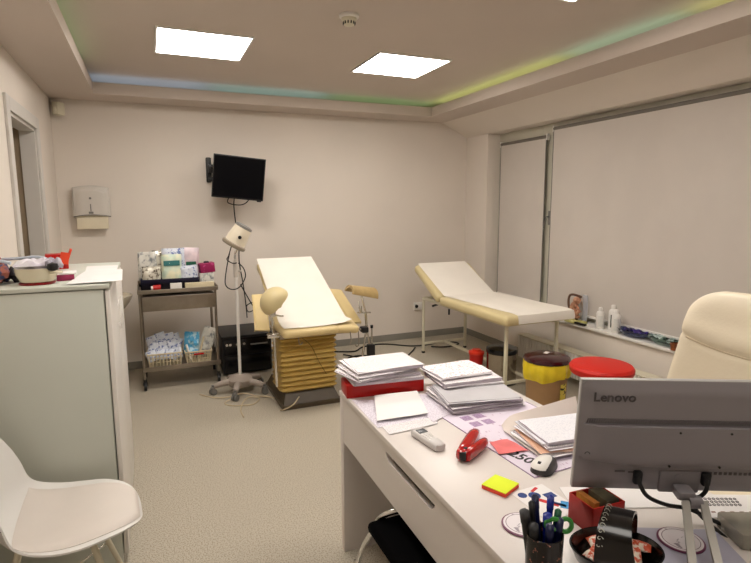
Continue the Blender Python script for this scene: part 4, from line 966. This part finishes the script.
# brochure
t=thing('brochure',(.93,1.07,ZD),'white leaflet with blue and red marks beside the pen cup','leaflet')
mb=frame((.948,1.068,ZD),rz=math.radians(2))
b=B(mb);b.slab(lambda u,v:((u-.5)*.115,(v-.5)*.15,.0012),4,4,.001);obj('leaf',b,sheetm,t)
b=B(mb);b.cyl((-.035,.05,.001),(-.035,.05,.0018),.013,n=24);b.cyl((-.005,.035,.001),(-.005,.035,.0018),.017,n=24);b.box(.0,.045,-.03,-.018,.001,.0018,rot=(0,0,-1.0));b.box(.018,.05,.005,.03,.001,.0018);obj('blue_mark',b,mat('logo blue',(30,60,130),rough=.6,var=.2,scale=90),t)
b=B(mb);b.box(.0,.03,.055,.064,.001,.0018,rot=(0,0,.4));b.box(-.03,.035,-.012,.002,.001,.0018,rot=(0,0,-1.0));obj('red_mark',b,mat('logo red',(206,40,44),rough=.6,var=.15,scale=90),t)
b=B(mb);b.box(.025,.050,-.055,-.02,.001,.0018,rot=(0,0,-.8));obj('cyan_mark',b,mat('logo cyan',(60,150,210),rough=.6,var=.1),t)
# coasters
coastm=mat('coaster white',(230,224,228),rough=.4,rgb2=(150,140,150),scale=48,ramp=(.36,.40))
mauve=mat('mauve rim',(110,52,84),rough=.35,var=.1)
def coaster(c,label,ZD=ZD):
    t=thing('coaster',(c[0],c[1],ZD),label,'coaster','round printed coasters on the desk')
    b=B();b.lathe([(.048,0),(.052,.002),(.052,.004),(.048,.005)],(c[0],c[1],ZD),n=48);obj('rim',b,mauve,t)
    b=B();b.lathe([(.0,.0049),(.0475,.0049),(.0475,.0056),(0,.0056)],(c[0],c[1],ZD),n=48,cap=False);obj('printed_face',b,coastm,t)
    b=B();b.lathe([(.040,.0056),(.0408,.006),(.0416,.0056)],(c[0],c[1],ZD),n=48,cap=False);obj('inner_ring',b,mat('thin dark ring',(120,96,110),rough=.5,var=.05),t)
coaster((.822,1.003),'round coaster with mauve rim, half hidden behind the pen cup')
coaster((1.128,.800),'round coaster with mauve rim behind the monitor stand',ZD+.0015)
# pen cup
PC=(.747,.838);
t=thing('pen_cup',(PC[0],PC[1],ZD),'dark speckled pen cup crowded with pens at the desk edge','pen cup')
b=B();b.lathe([(.034,0),(.038,.004),(.040,.10),(.037,.10),(.035,.008),(0,.006)],(*PC,ZD),n=36,cap=False);obj('cup_body',b,mat('speckled black glaze',(34,30,30),rough=.25,rgb2=(170,110,90),scale=120,ramp=(.30,.36)),t)
inkb=mat('blue pen plastic',(24,40,140),rough=.25,var=.1);navy=mat('navy pen plastic',(14,22,66),rough=.3,var=.1)
def pen(dx,dy,lx,ly,h,m,label,r=.0048,cap=None,g='pens in the cup'):
    t=thing('pen',(PC[0]+dx,PC[1]+dy,ZD+.012),label,'pen',g)
    p0=Vector((PC[0]+dx,PC[1]+dy,ZD+.012));r*=1.25;p1=Vector((PC[0]+dx+lx*.8,PC[1]+dy+ly*.8,ZD+h*.96));d=(p1-p0).normalized()
    b=B();b.cyl(p0,p1-d*.03,r,n=14);obj('barrel',b,m,t)
    b=B();b.cyl(p1-d*.03,p1-d*.004,r*1.12,r*1.12,n=14);b.cyl(p1-d*.004,p1,r*1.12,r*.5,n=14);q=d.orthogonal().normalized();b.cyl(p1-d*.04+q*r*1.7,p1-d*.005+q*r*1.5,.0014,n=6);obj('pen_cap',b,cap or m,t)
pen(-.022,.010,-.018,.020,.155,blackp,'thick black marker leaning furthest left in the pen cup',.0075)
pen(-.018,-.004,-.016,.006,.135,blackp,'second black marker at the left rim of the pen cup',.0075)
pen(-.008,.012,-.004,.026,.165,blackp,'slim black pen with clip, left of the dark blue pens',.005)
pen(.002,.014,.0,.030,.175,navy,'dark blue pen, left of the two tall blue pens',.0058)
pen(.014,.008,.022,.016,.175,inkb,'tallest blue pen leaning right in the cup',.0055)
pen(.004,-.002,.004,.004,.150,inkb,'short bright blue pen at the centre of the cup',.007)
pen(-.004,-.014,-.002,-.010,.140,navy,'navy pen at the near side of the cup',.0065)
pen(.016,-.010,.014,-.006,.142,navy,'navy pen at the near right side of the cup',.0065)
pen(.022,.004,.020,-.002,.150,mat('green pen plastic',(24,96,60),rough=.3,var=.1),'green pen by the scissor handles in the cup',.0055)
t=thing('scissors',(PC[0]+.02,PC[1],ZD+.01),'scissors with green handles standing in the pen cup','scissors')
b=B();b.cyl((PC[0]+.012,PC[1]-.002,ZD+.012),(PC[0]+.022,PC[1]-.004,ZD+.10),.004,n=8);obj('blades',b,steel,t)
gm=mat('green handle',(58,140,58),rough=.3,var=.05)
R=frame((PC[0]+.014,PC[1]-.010,ZD+.122),rz=math.radians(-25))
b=B(R);b.tube([(.016*math.cos(a),0,.012*math.sin(a)) for a in[2*PI*k/12 for k in range(12)]],.0052,closed=True,k=3)
R2_=frame((PC[0]+.042,PC[1]-.016,ZD+.116),rz=math.radians(-25));b.M=R2_
b.tube([(.013*math.cos(a),0,.015*math.sin(a)) for a in[2*PI*k/12 for k in range(12)]],.0052,closed=True,k=3);obj('handles',b,gm,t)
# red box with pads
t=thing('red_caddy',(.98,.905,ZD),'red open box holding note pads in front of the monitor corner','box')
mr=frame((1.0,.940,ZD),rz=math.radians(-2))
b=B(mr);openbox(b,-.05,.05,-.042,.042,0,.071,.003);obj('box_body',b,mat('matt red card',(188,34,24),rough=.6,var=.05),t)
b=B(mr@Matrix.Translation((-.015,.0,0)));b.box(-.020,-.004,-.03,.034,.006,.076,.001);one('card_pad',b,mat('amber card',(206,150,60),rough=.6,rgb2=(150,90,30),scale=18),'amber card pad standing in the red box','pad')
b=B(mr@Matrix.Translation((.022,0,0)));b.box(-.018,.020,-.032,.034,.006,.074,.002);one('grey_pad',b,mat('olive grey pad',(120,112,88),rough=.5,rgb2=(60,56,44),scale=14),'olive grey pad standing in the red box','pad')
# black candy bowl with tall scroll handle
BC=(.900,.785)
t=thing('candy_bowl',(BC[0],BC[1],ZD),'black lacquered candy bowl with a tall scroll-painted handle at the picture edge','bowl')
lac=mat('black lacquer',(12,10,10),rough=.22,var=.1,coat=.3)
mbw=frame((BC[0],BC[1],ZD),rz=math.radians(-24))
b=B(mbw);b.lathe([(.045,0),(.058,.006),(.082,.03),(.094,.058),(.090,.058),(.076,.03),(.05,.012),(0,.010)],(0,0,0),n=44,sx=1.05,sy=.82,cap=False);obj('bowl_body',b,lac,t)
mbh=frame((BC[0],BC[1],ZD),rz=math.radians(-48))
b=B(mbh)
def hndl(u,v):
    a=PI*u;w=.042-.012*math.sin(a)
    return (-.0+.006*math.sin(a*2)+ (v-.5)*w*2,.078*math.cos(a)*.98,.045+.096*math.sin(a)**.8)
b.slab(hndl,28,4,.006);obj('arched_handle',b,lac,t)
b=B(mbh)
for k in range(9):
    a=PI*(.42+.055*k);p=Vector(hndl(a/PI,.0));n_=Vector((-.0012,math.cos(a)*.0006,.001))
    b.tube([p+n_+Vector((.009+.007*math.cos(q)*(1-q/7),.0+.006*math.sin(q)*(1-q/7)*abs(math.cos(a)),.006*math.sin(q)*(1-q/7)*abs(math.sin(a)))) for q in[0,1,2,3,4,5,6]],.0008,n=5,k=2)
obj('scroll_painting',b,mat('silver paint',(190,190,176),rough=.3,metal=.5,var=.05),t)
candym=mat('candy wrapper',(206,84,50),rough=.3,rgb2=(238,226,210),scale=60,ramp=(.45,.5))
for k,(dx,dy,dz,rz_) in enumerate([(-.05,-.01,.05,.3),(-.03,.03,.046,1.2),(.0,-.035,.046,-.5),(.035,-.01,.050,.8),(.03,.035,.046,2.2),(-.02,-.005,.060,1.7),(.055,.015,.052,-.9),(.015,.01,.058,.1)]):
    p=mbw@Vector((dx,dy,dz));b=B();b.pillow(p,.052,.030,.014,(random.uniform(-.3,.3),random.uniform(-.3,.3),rz_),seed=k+60,n=8);one('wrapped_candy',b,candym,'orange and white wrapped candy in the black bowl','candy','candies in the black bowl')
# ---------------- monitor
ang=-.399-math.radians(3.6)
Lx,Ly=.957,.974
dirx=Vector((math.cos(ang),math.sin(ang),0))
MW,MH_=.510,.305
cen=Vector((Lx,Ly,0))+dirx*(MW/2)
# local: x along width (left->right as seen), y towards the viewer is -y, z up
MMo=Matrix.Translation((cen.x,cen.y,.977))@rotz(ang)@Matrix.Rotation(math.radians(7),4,'X')
t=thing('computer_monitor',(cen.x-.03,cen.y-.08,ZD),'grey monitor seen from behind on a forked metal stand','monitor')
mong=mat('monitor grey',(146,142,146),rough=.45,var=.04,scale=3)
mongl=mat('monitor darker grey',(126,122,126),rough=.45,var=.04,scale=3)
hw,hh=MW/2,MH_/2
b=B(MMo)
b.box(-hw,hw,.004,.018,-hh,hh,.002)
obj('front_bezel',b,mat('bezel silver',(176,174,172),rough=.35,var=.02),t)
b=B(MMo);b.box(-hw+.004,hw-.004,.0175,.0195,-hh+.012,hh-.004);obj('screen',b,blackg,t)
def rear(u,v):
    x=(u-.5)*2*(hw-.003);z=-hh+.002+(MH_-.004)*v
    e=min(1,min(u,1-u)*16,(1-v)*10,v*12)
    y=.004-.010*e
    return (x,y,z)
b=B(MMo);b.slab(rear,40,30,.006);rc=obj('rear_cover',b,mong,t,ang=60)
vz=hh-.105
def curve(x): return vz-.012+.0*(x)+.012*(1-min(1,(x+hw)/.08))
def lower(u,v):
    x=-hw+.012+(MW-.024)*u
    zt_=vz-.010
    zb_=-hh+.072+.022*max(0,1-(x+hw)/.15)
    z=zb_+(zt_-zb_)*v
    e=min(1,min(u,1-u)*14,v*8)
    return (x,-.006-.014*e,z)
b=B(MMo);b.slab(lower,40,10,.010);obj('rear_bulge',b,mong,t,ang=50)
b=B(MMo)
nsl=84
for k in range(nsl):
    x=-hw+.02+(MW-.04)*k/nsl
    b.box(x,x+.0022,-.0072,-.0055,vz-.007,vz+.006,rot=(0,.3,0))
o=obj('vent_grille',b,mat('vent dark',(84,80,84),rough=.6,var=.1),rc)
b=B(MMo)
for xx,zz_ in((-.015,vz-.022),(.105,vz-.022),(-.03,vz-.115),(.09,vz-.115)): b.cyl((xx,-.0185,zz_),(xx,-.0215,zz_),.0028,n=12)
b.tube([(-.232+.006*math.cos(q),-.0205,.0-.038+.006*math.sin(q)) for q in[0,.8,1.6,2.4,3.14]],.001,n=5)
obj('screw_hole',b,blackp,rc)
M0=MMo@Matrix.Translation((-.175,-.0075,hh-.042))@Matrix.Rotation(PI/2,4,'X')
tt=text_mesh('Lenovo',.034,M0,.0006,True);obj('brand_lettering',tt,mat('logo dark grey',(84,80,83),rough=.5,var=.02),rc)
M1=MMo@Matrix.Translation((.15,-.0075,-hh+.061))@Matrix.Rotation(PI/2,4,'X')
b=B(MMo)
for k in range(14): b.box(.075+k*.012,.082+k*.012,-.0082,-.0068,-hh+.056,-hh+.0635)
obj('port_row',b,mat('port dark',(92,88,90),rough=.5,var=.1),rc)
b=B(MMo)
b.box(-.155,-.13,-.0082,-.0068,-hh+.057,-hh+.062);b.box(-.122,-.09,-.0082,-.0068,-hh+.056,-hh+.060)
obj('rear_ports',b,mat('port dark',(92,88,90),rough=.5,var=.1),rc)
b=B(MMo);b.box(-.045,.055,-.013,-.002,-hh+.004,-hh+.066,.005)
b.cyl((.0,-.0125,-hh+.052),(.0,-.0155,-hh+.052),.009,n=20);obj('mount_block',b,mongl,t)
alum=mat('stand aluminium',(150,146,138),rough=.35,metal=.6,var=.04)
hingez=-hh+.022
b=B(MMo);b.box(-.018,.026,-.058,-.016,hingez-.010,hingez+.014,.008);b.cyl((.008,-.055,hingez-.012),(.038,-.055,hingez-.012),.015,n=24);obj('hinge',b,mongl,t)
hw_=MMo@Vector((.012,-.058,hingez-.008))
back=Vector((math.sin(ang),-math.cos(ang),0))
bc=Vector((hw_.x,hw_.y,0))+back*.17
def leg(sx,sp):
    b=B();p0=hw_+dirx*sx;p1=Vector((bc.x,bc.y,ZD+.012))+dirx*(sp)
    d=(p1-p0).normalized();n_=dirx.cross(d).normalized()
    rg=[]
    for p in(p0,p1): rg.append([p+dirx*.009+n_*.004,p-dirx*.009+n_*.004,p-dirx*.009-n_*.004,p+dirx*.009-n_*.004])
    b.ring(rg);obj('stand_leg',b,alum,t,smooth=False)
leg(-.012,-.075);leg(.030,-.018)
b=B(Matrix.Translation((bc.x,bc.y,ZD))@rotz(ang));b.box(-.16,.10,-.12,.03,0,.010,.004);obj('stand_base',b,alum,t)
def cab(pts,r,label):
    b=B();b.tube(pts,r);one('monitor_cable',b,rubber,label,'cable','cables hanging from the monitor')
q=lambda x,y,z:tuple(MMo@Vector((x,y,z)))
cab([q(-.10,-.014,-hh+.055),q(-.098,-.03,-hh+.035),q(-.08,-.04,-hh+.01),q(-.03,-.035,-hh-.015),q(.03,-.03,-hh-.03),q(.10,-.05,-hh-.055),q(.19,-.08,-hh-.075),q(.30,-.06,-hh-.08)],.0052,'black monitor cable leaving the left port and sweeping right')
cab([q(.065,-.014,-hh+.055),q(.062,-.03,-hh+.03),q(.055,-.02,-hh+.0),q(.05,.0,-hh-.02),q(.06,-.02,-hh-.05),q(.10,-.09,-hh-.072),q(.13,-.2,-hh-.075)],.0052,'black monitor cable leaving the right port and dropping to the desk')
b=B(MMo);b.box(-.110,-.090,-.022,-.006,-hh+.03,-hh+.065,.004);one('cable_plug',b,blackp,'black plug in the left rear port of the monitor','plug')
b=B(MMo);b.box(.056,.076,-.022,-.006,-hh+.03,-hh+.065,.004);one('cable_plug',b,blackp,'black plug in the right rear port of the monitor','plug')
# keyboard / calendar / clear box at right
t=thing('desk_calendar',(1.36,.90,ZD),'small white calendar card with black digits seen under the monitor at right','calendar')
mcx=frame((1.335,.835,ZD+.024),rz=math.radians(-24),rx=math.radians(10))
b=B(mcx);b.box(-.07,.10,-.045,.04,0,.003,.001);obj('calendar_card',b,sheetm,t)
b=B(mcx)
for r in range(3):
    for c in range(9): b.tube([(-.05+c*.011+.0035*math.cos(k),.022-r*.011+.0035*math.sin(k),.0035) for k in(0,1.2,2.4,3.6,4.8)],.0009,n=5,closed=True,k=2)
obj('printed_digits',b,blackp,t)
b=B(mcx)
for c in range(6): b.box(-.05+c*.024,-.04+c*.024,-.028,-.024,.002,.0038)
obj('printed_rule',b,mat('brown ink',(140,100,90),rough=.6,var=.1),t)
t=thing('clear_box',(1.315,.735,ZD),'frosted clear plastic box with green label at the right picture edge','box')
mcb=frame((1.315,.735,ZD),rz=math.radians(-24))
b=B(mcb);b.box(-.075,.09,-.05,.05,0,.040,.006);obj('box_body',b,mat('frosted plastic',(206,202,190),rough=.2,trans=.6,var=.03),t)
b=B(mcb);b.box(.03,.07,-.0515,-.050,.008,.030);obj('box_label',b,mat('pale green label',(130,160,130),rough=.5,rgb2=(90,130,100),scale=60),t)
b=B(frame((1.13,.785,ZD),rz=math.radians(-26)));b.box(-.15,.10,-.10,.065,0,.0012,.0004);one('desk_pad',b,mat('lilac grey pad',(176,174,190),rough=.5,var=.05),'thin lilac grey pad under the coaster at the monitor stand','pad')
b=B(frame((1.20,.985,ZD),rz=math.radians(-22)));b.box(-.20,.20,-.055,.055,0,.0025,.001);one('mouse_pad',b,sheetm,'blank white sheet lying under the monitor','paper')
b=B(frame((1.095,1.135,ZD),rz=.2));b.box(.004,.026,-.03,.0,0,.016,.003);one('white_box',b,whitepl,'small white box between the mouse and the monitor edge','box')
# ---------------- markers peeking under monitor at right
# ================================================================ CAMERA / LIGHT / RENDER LOOK
w=bpy.data.worlds.new('World');SC.world=w;w.use_nodes=True
bg=w.node_tree.nodes['Background'];bg.inputs[0].default_value=(.02,.03,.05,1);bg.inputs[1].default_value=.3
cd=bpy.data.cameras.new('camera');cam=bpy.data.objects.new('camera',cd);COL.objects.link(cam)
yaw,pitch,roll=.399,.140,-.005
F=Vector((math.sin(yaw)*math.cos(pitch),math.cos(yaw)*math.cos(pitch),-math.sin(pitch)));Rt=Vector((math.cos(yaw),-math.sin(yaw),0));U=Rt.cross(F)
R2=Rt*math.cos(roll)+U*math.sin(roll);U2=-Rt*math.sin(roll)+U*math.cos(roll)
cam.matrix_world=Matrix(((R2.x,U2.x,-F.x,0),(R2.y,U2.y,-F.y,0),(R2.z,U2.z,-F.z,1.55),(0,0,0,1)))
cd.sensor_width=36;cd.lens=532/751*36;cd.clip_start=.02
SC.camera=cam
vs=SC.view_settings;vs.view_transform='Standard';vs.look='None';vs.gamma=1;vs.use_curve_mapping=False;vs.exposure=.1
